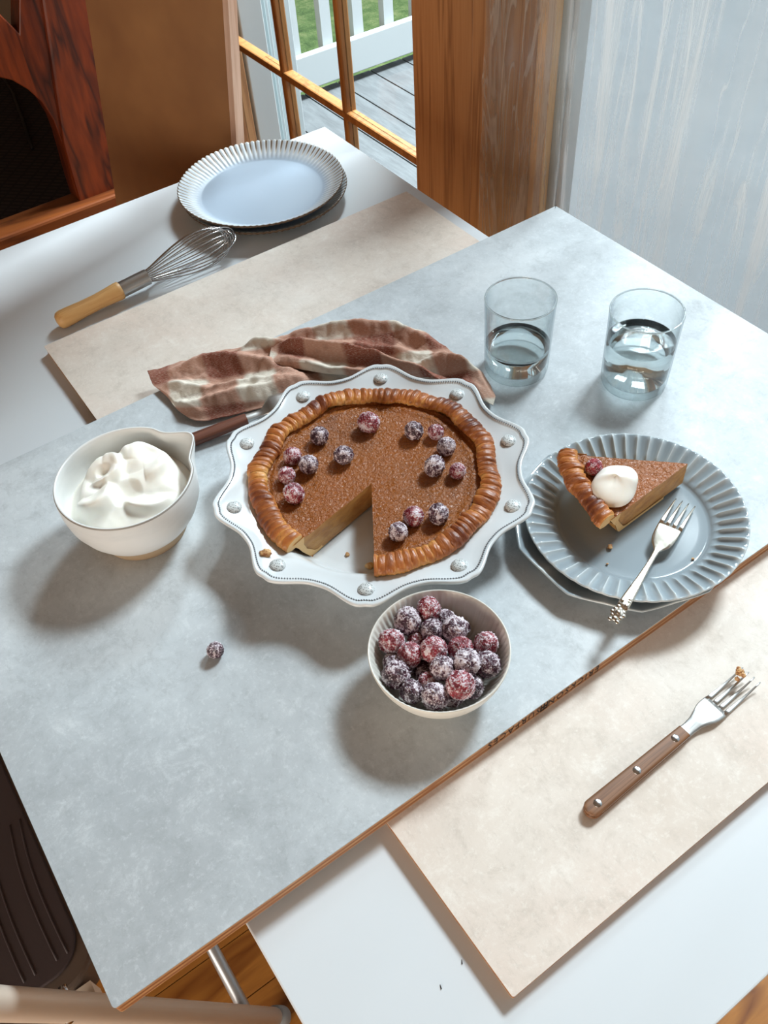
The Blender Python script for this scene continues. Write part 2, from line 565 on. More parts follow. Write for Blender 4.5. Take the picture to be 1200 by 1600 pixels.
# ------------------------------------------------------------------ mesh helpers
class MB:
    def __init__(s):
        s.v, s.f, s.mi, s.uv, s.at = [], [], [], None, None

    def box(s, x0, x1, y0, y1, z0, z1, mi=0):
        b = len(s.v)
        s.v += [(x, y, z) for z in (z0, z1) for y in (y0, y1) for x in (x0, x1)]
        for q in ((0, 2, 3, 1), (4, 5, 7, 6), (0, 1, 5, 4), (2, 6, 7, 3), (0, 4, 6, 2), (1, 3, 7, 5)):
            s.f.append(tuple(b+i for i in q))
            s.mi.append(mi)
        return s

    def grid(s, fn, nu, nv, wu=False, wv=False, mi=0, at=None):
        """fn(u, v) with u, v in 0..1"""
        b = len(s.v)
        cu = nu if wu else nu+1
        cv = nv if wv else nv+1
        for i in range(cu):
            for j in range(cv):
                r = fn(i/nu, j/nv)
                if len(r) == 4:
                    if s.at is None:
                        s.at = [0.0]*len(s.v)
                    s.at.append(r[3])
                elif s.at is not None:
                    s.at.append(0.0)
                s.v.append(tuple(r[:3]))
        for i in range(nu):
            for j in range(nv):
                i1, j1 = (i+1) % cu, (j+1) % cv
                s.f.append((b+i*cv+j, b+i1*cv+j, b+i1*cv+j1, b+i*cv+j1))
                s.mi.append(mi)
        return s

    def lathe(s, prof, seg=64, fn=None, mi=0, close=False):
        """prof: list of (r, z); fn(theta, k, r, z) -> (r, z[, attr])"""
        n = len(prof)

        def g(u, v):
            k = min(int(round(v*(n-1))), n-1)
            th = 2*PI*u
            r, z = prof[k]
            e = (fn(th, k, r, z) if fn else (r, z))
            p = (e[0]*math.cos(th), e[0]*math.sin(th), e[1])
            return p+((e[2],) if len(e) > 2 else ())
        return s.grid(g, seg, n-1, wu=True, mi=mi)

    def tube(s, pts, rad, seg=10, caps=True, mi=0, flat=1.0):
        pts = [Vector(p) for p in pts]
        n = len(pts)
        if not hasattr(rad, '__len__'):
            rad = [rad]*n
        b = len(s.v)
        up = Vector((0, 0, 1))
        t0 = (pts[1]-pts[0]).normalized()
        if abs(t0.z) > 0.9:
            up = Vector((1, 0, 0))
        nx = t0.cross(up).normalized()
        for i in range(n):
            t = (pts[min(i+1, n-1)]-pts[max(i-1, 0)]).normalized()
            nx = (nx - t*nx.dot(t)).normalized()
            ny = t.cross(nx)
            for k in range(seg):
                a = 2*PI*k/seg
                s.v.append(tuple(pts[i]+(nx*math.cos(a)+ny*math.sin(a)*flat)*rad[i]))
                if s.at is not None:
                    s.at.append(0.0)
        for i in range(n-1):
            for k in range(seg):
                s.f.append((b+i*seg+k, b+i*seg+(k+1) % seg, b+(i+1)*seg+(k+1) % seg, b+(i+1)*seg+k))
                s.mi.append(mi)
        if caps:
            s.f.append(tuple(b+k for k in range(seg-1, -1, -1)))
            s.f.append(tuple(b+(n-1)*seg+k for k in range(seg)))
            s.mi += [mi, mi]
        return s

    def strap(s, rows, mi=0):
        """rows: (centre, half width, half thickness, side dir) -> rounded flat bar"""
        b = len(s.v)
        K = 12
        for i, (c, hw, ht, sd) in enumerate(rows):
            c = Vector(c)
            sd = Vector(sd).normalized()
            t = (Vector(rows[min(i+1, len(rows)-1)][0])-Vector(rows[max(i-1, 0)][0])).normalized()
            n = sd.cross(t).normalized()
            for k in range(K):
                a = 2*PI*k/K
                ca, sa = math.cos(a), math.sin(a)
                ca = math.copysign(abs(ca)**0.6, ca)
                sa = math.copysign(abs(sa)**0.6, sa)
                s.v.append(tuple(c+sd*hw*ca+n*ht*sa))
        m_ = len(rows)
        for i in range(m_-1):
            for k in range(K):
                s.f.append((b+i*K+k, b+i*K+(k+1) % K, b+(i+1)*K+(k+1) % K, b+(i+1)*K+k))
                s.mi.append(mi)
        s.f.append(tuple(b+k for k in range(K-1, -1, -1)))
        s.f.append(tuple(b+(m_-1)*K+k for k in range(K)))
        s.mi += [mi, mi]
        return s

    def prism(s, poly, z0, z1, mi=0):
        b = len(s.v)
        n = len(poly)
        s.v += [(p[0], p[1], z0) for p in poly]+[(p[0], p[1], z1) for p in poly]
        s.f.append(tuple(b+i for i in range(n-1, -1, -1)))
        s.f.append(tuple(b+n+i for i in range(n)))
        s.mi += [mi, mi]
        for i in range(n):
            s.f.append((b+i, b+(i+1) % n, b+n+(i+1) % n, b+n+i))
            s.mi.append(mi)
        return s

    def xf(s, mat):
        s.v = [tuple(mat @ Vector(p)) for p in s.v]
        return s

    def mesh(s, name, mats, smooth=True, attr=None):
        me = bpy.data.meshes.new(name)
        me.from_pydata(s.v, [], s.f)
        for q in (mats if isinstance(mats, (list, tuple)) else [mats]):
            me.materials.append(q)
        me.polygons.foreach_set('material_index', s.mi)
        me.polygons.foreach_set('use_smooth', [smooth]*len(s.f))
        if s.at is not None and attr:
            s.at += [0.0]*(len(s.v)-len(s.at))
            a = me.attributes.new(attr, 'FLOAT', 'POINT')
            a.data.foreach_set('value', s.at)
        if s.uv:
            ul = me.uv_layers.new(name='UVMap')
            li = [0]*len(me.loops)
            me.loops.foreach_get('vertex_index', li)
            fl = []
            for i in li:
                fl += s.uv[i]
            ul.data.foreach_set('uv', fl)
        import bmesh
        bm = bmesh.new()
        bm.from_mesh(me)
        bmesh.ops.recalc_face_normals(bm, faces=bm.faces)
        bm.to_mesh(me)
        bm.free()
        me.update()
        return me


def link(name, me, parent=None, loc=None, label=None, kind=None):
    o = bpy.data.objects.new(name, me)
    col.objects.link(o)
    if parent is not None:
        o.parent = parent
    if loc is not None:
        o.location = loc
    if label:
        o['label'] = label
    if kind:
        o['kind'] = kind
    return o


def part(name, mb, mats, parent, smooth=True, attr=None, label=None, kind=None, bevel=0, sharp=None, loc=None):
    o = link(name, mb.mesh(name, mats, smooth, attr), parent, loc, label, kind)
    fin(o, bevel, sharp)
    return o


def fin(o, bevel=0, sharp=None):
    if bevel:
        b = o.modifiers.new('bevel', 'BEVEL')
        b.width = bevel
        b.segments = 2
        b.limit_method = 'ANGLE'
        b.angle_limit = R(40)
    if sharp:
        o.data.set_sharp_from_angle(angle=R(sharp))


def tag(o, label, cat, group=None):
    o['label'] = label
    o['category'] = cat
    if group:
        o['group'] = group
    return o


def P(v, dz=0.0):
    return Vector((v[0], v[1], (v[2] if len(v) > 2 else 0)+dz+Z0))


def thing(name, label, cat, loc, rz=0, group=None):
    o = bpy.data.objects.new(name, None)
    o.empty_display_size = 0.02
    col.objects.link(o)
    o.location = P(loc)
    o.rotation_euler = (0, 0, rz)
    return tag(o, label, cat, group)


def solo(name, mb, mats, label, cat, loc, rz=0, group=None, smooth=True, attr=None, bevel=0, sharp=None):
    o = link(name, mb.mesh(name, mats, smooth, attr), None, P(loc))
    o.rotation_euler = (0, 0, rz)
    fin(o, bevel, sharp)
    return tag(o, label, cat, group)


def struct(name, mb, mats, parent=None, bevel=0, smooth=False):
    o = link(name, mb.mesh(name, mats, smooth), parent, None if parent else Vector((0, 0, Z0)), None, 'structure')
    fin(o, bevel)
    return o


def nz3(x, y, z, s=1.0):
    return noise.noise(Vector((x*s, y*s, z*s)))


# ------------------------------------------------------------------ the room
XW = 1.0
ZC = 1.75
fl = struct('floor', MB().box(-2.4, 1.0, -1.6, 4.3, ZF-0.05, ZF-0.012), M['oak'])
pl = MB().box(0, 0.9, 0.0008, 0.0842, -0.012, 0).mesh('plank', M['oak'], False)
for i in range(-8, 50):
    for j in range(-3, 2):
        x = j*0.9018+(i*0.337 % 0.9)-0.75
        if x+0.9 > 1.0 or x < -2.4 or i*0.085 > 4.2:
            continue
        link('plank', pl, fl, Vector((x, i*0.085, ZF)))
struct('ceiling', MB().box(-2.4, 1.15, -1.6, 4.3, ZC, ZC+0.1), M['ceiling'])
struct('wall_left', MB().box(-2.5, -2.4, -1.6, 4.3, ZF-0.05, ZC), M['plaster'])
struct('wall_back', MB().box(-2.5, 1.1, 4.3, 4.4, ZF-0.05, ZC), M['plaster'])
struct('wall_front', MB().box(-2.5, 1.1, -1.7, -1.6, ZF-0.05, ZC), M['plaster'])
# window wall: stretches of wall above, below and beside the two doors
ZD = 1.33
struct('wall_right', MB().box(XW, XW+0.14, -1.6, 4.3, ZD, ZC).box(XW, XW+0.14, 2.36, 4.3, ZF-0.05, ZD)
       .box(XW, XW+0.14, -1.6, -1.05, ZF-0.05, ZD), M['plaster'])

# french door with muntins
ya = at_x(654, 290, XW).y          # right end of the panes
yg = at_x(739, 340, XW).y          # gap between stile and post
mz = -0.2115
d1 = struct('door_1', MB().box(XW-0.005, XW+0.04, yg+0.003, ya, ZF+0.01, ZD), M['fir'], bevel=0.003)
struct('door_stile', MB().box(XW-0.005, XW+0.04, 2.235, 2.35, ZF+0.01, ZD), M['fir'], d1, bevel=0.003)
struct('bottom_rail', MB().box(XW-0.005, XW+0.04, ya, 2.235, ZF+0.01, ZF+0.2), M['muntin'], d1)
struct('top_rail', MB().box(XW-0.005, XW+0.04, ya, 2.235, ZD-0.12, ZD), M['muntin'], d1)
ys = [ya, 1.6797, 1.953, 2.235]
for y in ys[1:3]:
    struct('muntin', MB().box(XW+0.002, XW+0.03, y-0.009, y+0.009, ZF+0.2, ZD-0.12), M['muntin'], d1, bevel=0.004)
zs = [ZF+0.2, mz, 0.17, 0.55, 0.93, ZD-0.12]
for z in zs[1:5]:
    struct('muntin', MB().box(XW+0.001, XW+0.029, ya, 2.235, z-0.009, z+0.009), M['muntin'], d1, bevel=0.004)
for i in range(3):
    for j in range(5):
        struct('pane', MB().box(XW+0.014, XW+0.017, ys[i]+(0.009 if i else 0), ys[i+1]-(0.009 if i < 2 else 0), zs[j]+0.009, zs[j+1]-0.009), M['pane'], d1)
# posts between the doors
ye = at_x(829, 335, XW).y
yt = at_x(848, 330, XW).y
struct('trim_1', MB().box(XW-0.012, XW+0.05, ye+0.01, yg-0.003, ZF, ZD), M['fir'], bevel=0.002)
struct('trim_2', MB().box(XW-0.004, XW+0.05, ye-0.026, ye+0.0098, ZF, ZD), M['fir_lit'], bevel=0.002)
struct('trim_3', MB().box(XW+0.01, XW+0.05, ye-0.045, ye-0.0265, ZF, ZD), M['siding'])
# sliding glass door behind the film
d2 = struct('door_2', MB().box(XW+0.012, XW+0.04, ye-0.058, ye-0.0455, ZF, ZD), M['white_paint'], bevel=0.004)
struct('door_sill', MB().box(XW+0.03, XW+0.14, -1.05, ye-0.0585, ZF, ZF+0.06), M['white_paint'], d2)
struct('door_head', MB().box(XW+0.03, XW+0.14, -1.05, ye-0.0585, ZD-0.06, ZD), M['white_paint'], d2)
struct('door_stile', MB().box(XW+0.05, XW+0.1, -1.05, -0.98, ZF+0.06, ZD-0.06), M['white_paint'], d2)
struct('pane', MB().box(XW+0.036, XW+0.0361, -0.98, ye-0.0585, ZF+0.06, ZD-0.06), M['hazed'], d2)
# crinkled film taped over post and door
fy0, fy1 = at_x(755, 150, XW-0.02).y, -1.0


def film(u, v):
    z = ZF+0.02+v*(ZD-ZF-0.02)
    y = fy0+(fy1-fy0)*u
    if u < 0.02:
        y += 0.012*nz3(3.1, z*3, 0)+0.006*nz3(1.1, z*14, 2)
    x = XW-0.020+0.003*nz3(y*9, z*0.8, 0)+0.0012*nz3(y*50+z*4, z*2.0, 4)
    if y < ye-0.03:
        x += 0.003*nz3(y*5, z*0.8, 9)
    return (x, y, z)


o = link('plastic_sheet', MB().grid(film, 300, 50).mesh('plastic_sheet', M['film'], True), None, Vector((0, 0, Z0)))
tag(o, 'wrinkled translucent plastic sheet covering the glass door at the right', 'plastic sheet')

# outside: deck, railing, lawn, exterior casing
ZK = -0.98
dk = struct('deck', MB().box(1.14, 4.0, -3, 3.36, ZK-0.1, ZK-0.03), M['deck'])
dpl = MB().box(0.004, 0.166, -3, 3.36, -0.03, 0).mesh('plank', M['deck'], False)
for i in range(16):
    link('plank', dpl, dk, Vector((1.137+i*0.1695, 0, ZK)))
struct('added_slab', MB().prism([(1.142, -3), (4.0, -3), (4.0, 3.2), (2.85, 3.2), (1.142, 1.25)], ZK, ZK+0.03), M['added_slab'])  # added plain dark slab, keeps deck lines from showing through the film
lawn = struct('lawn', MB().box(-20, 30, -20, 40, -1.75, -1.7), M['lawn'])
rl = thing('deck_railing', 'white painted deck railing seen through the paned door', 'railing', (0, 0, 0))
part('bottom_rail', MB().box(1.2, 3.9, 3.30, 3.335, -0.942, -0.806), M['white_paint'], rl, False, bevel=0.004)
part('rail_post', MB().box(3.9, 4.0, 3.28, 3.38, -0.98, 0.1), M['white_paint'], rl, False)
part('top_rail', MB().box(1.2, 3.9, 3.28, 3.36, -0.02, 0.02), M['white_paint'], rl, False)
bal = MB().box(-0.024, 0.024, 3.336, 3.375, -0.95, -0.02).mesh('baluster', M['white_paint'], False)
for i in range(17):
    link('baluster', bal, rl, Vector((1.325+i*0.1545, 0, 0)))
for i, (y0, y1, x0, x1, mk) in enumerate([(2.26, 2.36, XW+0.06, XW+0.13, 'white_paint'), (2.36, 2.40, XW+0.06, XW+0.19, 'siding'), (2.40, 2.47, XW+0.08, XW+0.22, 'white_paint'), (2.47, 2.5, XW+0.1, XW+0.26, 'siding'), (2.5, 2.62, XW+0.12, XW+0.34, 'white_paint')]):
    struct('trim_%d' % (i+4), MB().box(x0, x1, y0, y1, ZK, 1.4), M[mk], bevel=0.003)

# ------------------------------------------------------------------ leaning brown board, timber frame, rug, cord
dn = Vector((0.1738, 0.0619, 1.0))           # the direction its long edges lean in
p2 = at(377, 246, -0.02)
p1 = at(187, 317, -0.02)
# right bottom corner just behind the table; the left edge stands further back
base2 = Vector((0, 0, HC))+(p2-Vector((0, 0, HC)))*1.05
ex = Vector((-dn.y, dn.x, 0)).normalized()
qa = cR*((187-600)/FOC) - cU*((317-800)/FOC) + F_
qb = cR*((140-600)/FOC) - cU*((0-800)/FOC) + F_
Nn = qa.cross(qb)
sw = -((base2-Vector((0, 0, HC))).dot(Nn))/ex.dot(Nn)
print('board width', sw)
zf = dn.normalized()
ny_ = zf.cross(ex).normalized()
lo = base2 - dn*(base2.z-ZF-0.006)
L = 1.9
th = 0.018
mt = Matrix(((ex.x, ny_.x, zf.x, lo.x), (ex.y, ny_.y, zf.y, lo.y), (ex.z, ny_.z, zf.z, lo.z+Z0), (0, 0, 0, 1)))
lb = bpy.data.objects.new('leaning_board', None)
col.objects.link(lb)
lb.matrix_world = mt
tag(lb, 'tall brown board leaning upright behind the white table', 'board')
sgn = 1 if ny_.y < 0 else -1
part('panel', MB().box(0.0125, sw, -th/2, th/2, 0, L), M['hardboard'], lb, False)
part('edge_strip', MB().box(0, 0.012, -th/2-0.001, th/2+0.001, 0, L), M['pink_ply'], lb, False, label='pinkish bare plywood edge')

yb = 1.9
tf = thing('timber_frame', 'red-brown timber frame with a curved bracket behind the white table', 'wooden frame', (0, 0, 0))


def ypoly(pts, y0, y1):
    """polygon traced in the plane y=y0, given real thickness to y1"""
    q = [at_y(px, py, y0) for px, py in pts]
    b = MB()
    b.prism([(v.x, v.z) for v in q], 0, 1)
    b.v = [(v[0], y0+(y1-y0)*v[2], v[1]) for v in b.v]
    return b


part('post', ypoly([(56, -60), (182, -60), (230, 560), (150, 460), (130, 330), (118, 290), (100, 225)], yb, yb+0.07), M['redwood'], tf, False, bevel=0.006)
part('bracket', ypoly([(30, -60), (58, -60), (101, 226), (119, 291), (131, 331), (118, 300), (108, 262), (98, 225), (84, 188), (66, 160), (44, 140), (20, 126), (-40, 112), (-150, 120), (-420, 190), (-460, 120), (-170, 30), (-60, 12), (0, 22), (30, 52)], yb+0.01, yb+0.06), M['redwood'], tf, False, bevel=0.004)
q0, q1 = at_y(-60, 410, yb), at_y(150, 322, yb)
part('rail', MB().box(at_y(-440, 150, yb).x+0.021, q1.x+0.3, yb-0.03, yb+0.05, q0.z-0.06, q0.z+0.035), M['orangewood'], tf, False, bevel=0.006, label='lower orange-brown rail')
ql = at_y(-40, 410, yb)
part('leg', MB().box(q1.x-0.02, q1.x+0.1, yb, yb+0.07, ZF+0.001, q1.z-0.02), M['redwood'], tf, False)
qe = at_y(-440, 150, yb)
part('post', MB().box(qe.x-0.1, qe.x+0.02, yb, yb+0.07, ZF+0.001, qe.z+0.45), M['redwood'], tf, False, bevel=0.006)
solo('rug', MB().box(-1.2, 0.9, 2.05, 4.15, 0, 0.01), M['rug'], 'dark diamond patterned rug on the floor at the upper left', 'rug', (0, 0, ZF), smooth=False)
cz = ZF+0.0175
solo('cord', MB().tube([at(-20, 90, cz), at(5, 122, cz), at(20, 145, cz), at(35, 185, cz), at(50, 232, cz)], 0.006, 8), M['black'], 'black cord lying on the dark rug', 'cord', (0, 0, 0))

# ------------------------------------------------------------------ table and the two boards
tb = thing('table', 'plain white rectangular table under the two boards', 'table', (0.3745, 0.667, ZF))
tx, ty = 0.3805, 0.670
TH = ZW-ZF
part('tabletop', MB().box(-tx, tx, -ty, ty, TH-0.022, TH), M['white_table'], tb, False, bevel=0.0015)
part('apron', MB().box(-tx+0.06, tx-0.06, -ty+0.06, ty-0.06, TH-0.08, TH-0.0225), M['white_table'], tb, False)
for sx_ in (-1, 1):
    for sy_ in (-1, 1):
        part('leg', MB().box(sx_*(tx-0.11)-0.022, sx_*(tx-0.11)+0.022, sy_*(ty-0.11)-0.022, sy_*(ty-0.11)+0.022, 0.001, TH-0.081), M['white_table'], tb, False)


def rounded(x0, x1, y0, y1, r, n=5):
    out = []
    for cx, cy, a0 in ((x1-r, y1-r, 0), (x0+r, y1-r, 90), (x0+r, y0+r, 180), (x1-r, y0+r, 270)):
        for k in range(n+1):
            a = R(a0+90*k/n)
            out.append((cx+r*math.cos(a), cy+r*math.sin(a)))
    return out


bb = thing('backdrop_board', 'beige plaster-look board lying under the larger grey board', 'board', (0.427, 0.5715, ZB-0.012))
part('core', MB().prism(rounded(-0.297, 0.297, -0.477, 0.477, 0.002), 0, 0.0105), M['ply'], bb, False)
part('surface', MB().prism(rounded(-0.298, 0.298, -0.478, 0.478, 0.002), 0.0105, 0.012), M['beige'], bb, False)
gx = 0.9624
gb = thing('backdrop_board', 'grey concrete-look board on top, under the pie', 'board', (0.3687, 0.551, ZB))
part('core', MB().prism(rounded(-gx/2, gx/2, -0.2972, 0.2972, 0.003), 0.0, 0.0155), M['ply'], gb, False)
part('surface', MB().prism(rounded(-gx/2-0.0005, gx/2+0.0005, -0.2977, 0.2977, 0.003), 0.0155, 0.017), M['grey'], gb, False)
part('staple', MB().tube([(gx/2-0.004, 0.294, 0.016), (gx/2-0.003, 0.294, 0.022)], 0.0004, 6), M['black'], gb)
# printed maker's line on the front edge, upside down
xa, xb = at_y(935, 1042, 0.2538).x, at_y(762, 1168, 0.2538).x


def text_mesh(s, h):
    cu = bpy.data.curves.new('t', 'FONT')
    cu.body = s
    cu.size = h
    cu.space_character = 1.28
    cu.extrude = 0.0
    cu.resolution_u = 2
    o = bpy.data.objects.new('t', cu)
    col.objects.link(o)
    dg = bpy.context.evaluated_depsgraph_get()
    me = bpy.data.meshes.new_from_object(o.evaluated_get(dg))
    bpy.data.objects.remove(o)
    return me


for s_, f0, f1 in (('ERICKSON', 0.0, 0.465), ('SURFACES', 0.545, 1.0)):
    me = text_mesh(s_, 0.0155)
    xs = [v.co.x for v in me.vertices]
    wd = max(xs)-min(xs)
    tgt = (xa-xb)*(f1-f0)
    for v in me.vertices:
        X = (v.co.x-min(xs))/wd*tgt
        v.co = Vector((-X, 0, -v.co.y))
    me.materials.append(M['black_ink'])
    link('lettering', me, gb, Vector((xa-(xa-xb)*f0-0.3687, -0.2976, 0.0138)))
xm = xa-(xa-xb)*0.505-0.3687
lg = MB()
for a, b, c_, d_ in ((-4.2, -2.9, -4, 4), (-0.7, 0.7, -4, 4), (2.9, 4.2, -4, 4), (-4.2, 4.2, -4, -2.8), (-4.2, 4.2, -0.5, 0.6)):
    lg.box(xm+a/1000, xm+b/1000, -0.2977, -0.2971, 0.0083+c_/730, 0.0083+d_/730)
part('logo', lg, M['black_ink'], gb, False)

# small black specks on the white table
sp_ = MB()
for (px, py, a) in ((722, 1503, 0.9), (689, 1542, 1.1)):
    p = at(px, py, ZW)
    sp_ = MB().tube([(-0.0016, 0, 0.0004), (0.0016, 0.0003, 0.0004)], [0.0005, 0.0002], 6)
    solo('speck', sp_, M['black'], 'tiny dark %s speck on the white table below the beige board' % ('larger upper' if py < 1520 else 'smaller lower'), 'crumb', p, a)

# ------------------------------------------------------------------ step stool at the lower left
st = thing('step_stool', 'metal step stool with dark ribbed rubber tread at the lower left', 'step stool', (0, 0, 0))
tz = -0.2
x1, y0 = -0.1335, 0.366
outer = rounded(-0.62, x1, y0, 0.70, 0.045, 8)
part('tread_frame', MB().prism(outer, tz-0.05, tz-0.004), M['tread'], st, False, bevel=0.004)
mat_ = rounded(-0.60, x1-0.0145, y0+0.0165, 0.685, 0.035, 8)
mo = part('tread_mat', MB().prism(mat_, tz-0.0038, tz), M['rubber'], st, False, bevel=0.0015)
for k in range(11):
    pts = []
    for j in range(25):
        t = j/24
        y = y0+0.03+t*(0.29)
        x = x1-0.028-k*0.033-0.055*(1-t)**0.9-0.02*math.sin(t*PI)+0.055
        if x < x1-0.0185:
            pts.append((x, y, tz))
    if len(pts) > 3:
        part('ridge', MB().tube(pts, 0.0011, 6), M['rubber'], mo)
        pts2 = [(x-0.011, y, z) for x, y, z in pts if x-0.011 < x1-0.0185]
        part('ridge', MB().tube(pts2, 0.0011, 6), M['rubber'], mo)
A_, B_ = Vector((-0.215, 0.3308, 0.0117)), Vector((-0.0329, 0.3699, -0.7712))
d_ = (B_-A_)
part('leg', MB().tube([A_-d_*0.25, A_, B_-d_*0.03], 0.0133, 20), M['alu'], st)
part('foot', MB().tube([B_-d_*0.045, B_-d_*0.006, B_+d_*0.0], [0.0155, 0.0165, 0.015], 20), M['cap'], st)
part('leg', MB().tube([(A_-d_*0.25)+Vector((0.0, 0.385, 0)), B_+Vector((0, 0.385, -0.004))], 0.0133, 20), M['alu'], st)
part('leg', MB().tube([(-0.56, 0.33, 0.1), (-0.74, 0.372, ZF+0.002)], 0.0133, 20), M['alu'], st)
part('leg', MB().tube([(-0.56, 0.72, 0.1), (-0.74, 0.755, ZF+0.002)], 0.0133, 20), M['alu'], st)
part('crossbar', MB().tube([(-0.0655, 0.362, -0.6233), (-0.0655, 0.74, -0.6233)], 0.0088, 16), M['alu_grey'], st)
part('bracket', MB().box(-0.172, -0.155, 0.345, 0.3655, tz-0.045, tz-0.012), M['alu'], st, False)
for t_ in (at(100, 1549, tz+0.03), at(107, 1592, tz+0.03)):
    part('screw', MB().tube([t_+Vector((0, 0.004, 0)), t_+Vector((0, -0.004, 0.001))], [0.0045, 0.0035], 12), M['steel'], st)

# ------------------------------------------------------------------ plates


def sstep(a, b, x):
    t = max(0.0, min(1.0, (x-a)/(b-a)))
    return t*t*(3-2*t)


def fluted(rad, well, h, n, amp, seg, thick=0.0035, sharp=False, scallop=0.0, lip=0.0, phase=0.0, brown=False):
    prof = [(0.0, thick)]
    prof += [(well*k/6, thick+0.0004) for k in range(1, 6)]
    prof += [(well-0.004, thick+0.0006), (well-0.0012, thick+0.001), (well, thick+(0.0013 if brown else 0.0022)), (well+0.002, thick+(0.0022 if brown else 0.004))]
    N = 12
    for k in range(1, N+1):
        t = k/N
        prof.append((well+0.002+(rad-well-0.004)*t, (thick+0.0022+(h-thick-0.0022)*(t**1.25)) if brown else (thick+0.004+(h-thick-0.004)*(t**1.15))))
    iL = len(prof)-1
    prof += [(rad-0.0006, h+0.0002), (rad, h-0.0008), (rad-0.0008, h-0.0028)]
    tops = prof[:iL+1]

    def topz(r):
        for (ra, za), (rb, zb) in zip(tops, tops[1:]):
            if ra <= r <= rb:
                return za+(zb-za)*(r-ra)/max(rb-ra, 1e-6)
        return h
    for k in range(1, 9):
        t = k/8
        r_ = rad-0.002+(well*0.86-rad+0.002)*t
        prof.append((r_, max(0.0012, topz(r_)-0.0032)))
    prof += [(well*0.78, 0.0), (well*0.72, 0.0), (well*0.7, 0.0018), (0.0, 0.0018)]

    def fn(th, k, r, z):
        c = math.cos(n*th+phase)
        f = (1-abs(math.sin((n*th+phase)/2)))**(1.4) if not sharp else (0.5+0.5*c)
        e = sstep(well+0.001, well+0.010, r)
        top = k <= iL
        amp_ = amp*e
        if top:
            amp_ *= 1-lip*sstep(rad-0.006, rad-0.001, r)
        else:
            amp_ *= (1-lip)
        rr = r+scallop*e*(abs(math.cos((n*th+phase)/2)) if not sharp else 0.5*c)
        if brown:
            a_ = (0.16*e if top else 0.75)
            a_ += (1.0*sstep(0.62, 0.97, 1-f)*sstep(well+0.008, rad-0.008, r) if top else 0)
            a_ += 0.3*sstep(rad-0.003, rad, r)
        else:
            a_ = f*e*0.8 + (0.5 if iL < k <= iL+2 else 0)
        return (rr, z+amp_*f, min(a_, 1))
    return MB().lathe(prof, seg, fn)


bluegroup = 'stacked blue fluted plates'
mb = fluted(0.130, 0.0965, 0.021, 88, 0.0016, 704, scallop=0.0008, sharp=True, brown=True)
me = mb.mesh('plate', M['plateblue'], True, 'glaze_break')
o = link('plate', me, None, P((0.5530, 1.1915, ZW+0.0003)))
tag(o, 'lower pale blue fluted plate with brown edge, under its twin', 'plate', bluegroup)
o = link('plate', me, None, P((0.5489, 1.1940, ZW+0.0120)))
o.rotation_euler = (0, 0, 0.3)
tag(o, 'upper pale blue fluted plate with brown edge on the white table', 'plate', bluegroup)

mbl = fluted(0.112, 0.078, 0.018, 10, 0.001, 360, scallop=-0.004, sharp=False)
o = link('plate', mbl.mesh('plate', M['plategrey'], True, 'glaze_break'), None, P((0.4905, 0.3535, 0.0003)))
tag(o, 'lower scalloped grey plate under the pie slice plate', 'plate', 'grey plates under the pie slice')
mb = fluted(0.1095, 0.076, 0.0185, 50, 0.0040, 800, lip=0.75)
o = link('plate', mb.mesh('plate', M['plategrey'], True, 'glaze_break'), None, P((0.501, 0.3495, 0.0075)))
tag(o, 'upper grey fluted plate holding the pie slice and silver fork', 'plate', 'grey plates under the pie slice')

# ------------------------------------------------------------------ pie dish
DC = (0.3161, 0.5371)
A0 = R(16.5)


def lobe(th):
    u = ((th-A0)/(2*PI/10)) % 1.0
    u = min(u, 1-u)*2
    return (0.5+0.5*math.cos(PI*u))**1.25-0.10*math.exp(-(u/0.10)**2)


dish = thing('pie_dish', 'white scalloped ceramic pie dish with beaded rim holding the pie', 'pie dish', DC+(0.0003,))
prof = [(0, 0.006), (0.05, 0.006), (0.09, 0.0062), (0.099, 0.0075), (0.104, 0.011), (0.1095, 0.018), (0.118, 0.031), (0.124, 0.0385), (0.128, 0.0405),
        (0.132, 0.0412), (0.137, 0.0422), (0.142, 0.0434), (0.146, 0.0444), (0.149, 0.0452), (0.152, 0.0462), (0.1545, 0.0475), (0.1565, 0.0483), (0.158, 0.0482), (0.1590, 0.047), (0.1588, 0.045), (0.157, 0.0432),
        (0.150, 0.0405), (0.142, 0.038), (0.134, 0.036), (0.127, 0.034), (0.116, 0.021), (0.107, 0.008), (0.100, 0.001), (0.096, 0.0), (0.092, 0.0), (0.090, 0.002), (0, 0.002)]


def dfn(th, k, r, z):
    w_ = sstep(0.130, 0.159, r)
    l_ = lobe(th)
    rr = r+w_*(-0.0085+0.0175*l_)
    return (rr, z+w_*0.0015*(l_-0.4))


part('body', MB().lathe(prof, 400, dfn), M['glaze'], dish)
bd = MB()
n = 0
for k in range(420):
    th = 2*PI*k/420
    u = ((th-A0)/(2*PI/10)) % 1.0
    rr = 0.1535
    r2, z2 = dfn(th, 0, rr, 0.0472)
    c_ = Vector((r2*math.cos(th), r2*math.sin(th), z2))
    t_ = Vector((-math.sin(th), math.cos(th), 0))
    o_ = Vector((math.cos(th), math.sin(th), 0))
    ax = (t_*0.7+o_*0.5).normalized()
    bd.tube([c_-ax*0.0010, c_-ax*0.0005+Vector((0, 0, 0.0003)), c_+ax*0.0005+Vector((0, 0, 0.0003)), c_+ax*0.0010], [0.0003, 0.00075, 0.00075, 0.0003], 6)
part('beading', bd, M['bead'], dish, kind='stuff')


def bossf(u, v):
    th, ph = 2*PI*u, v*PI/2
    r = 0.0080*(1+0.05*math.sin(th*9+ph*8)*math.sin(ph*7))
    return (r*math.cos(th)*math.cos(ph), r*math.sin(th)*math.cos(ph), 0.0044*math.sin(ph)-0.001)


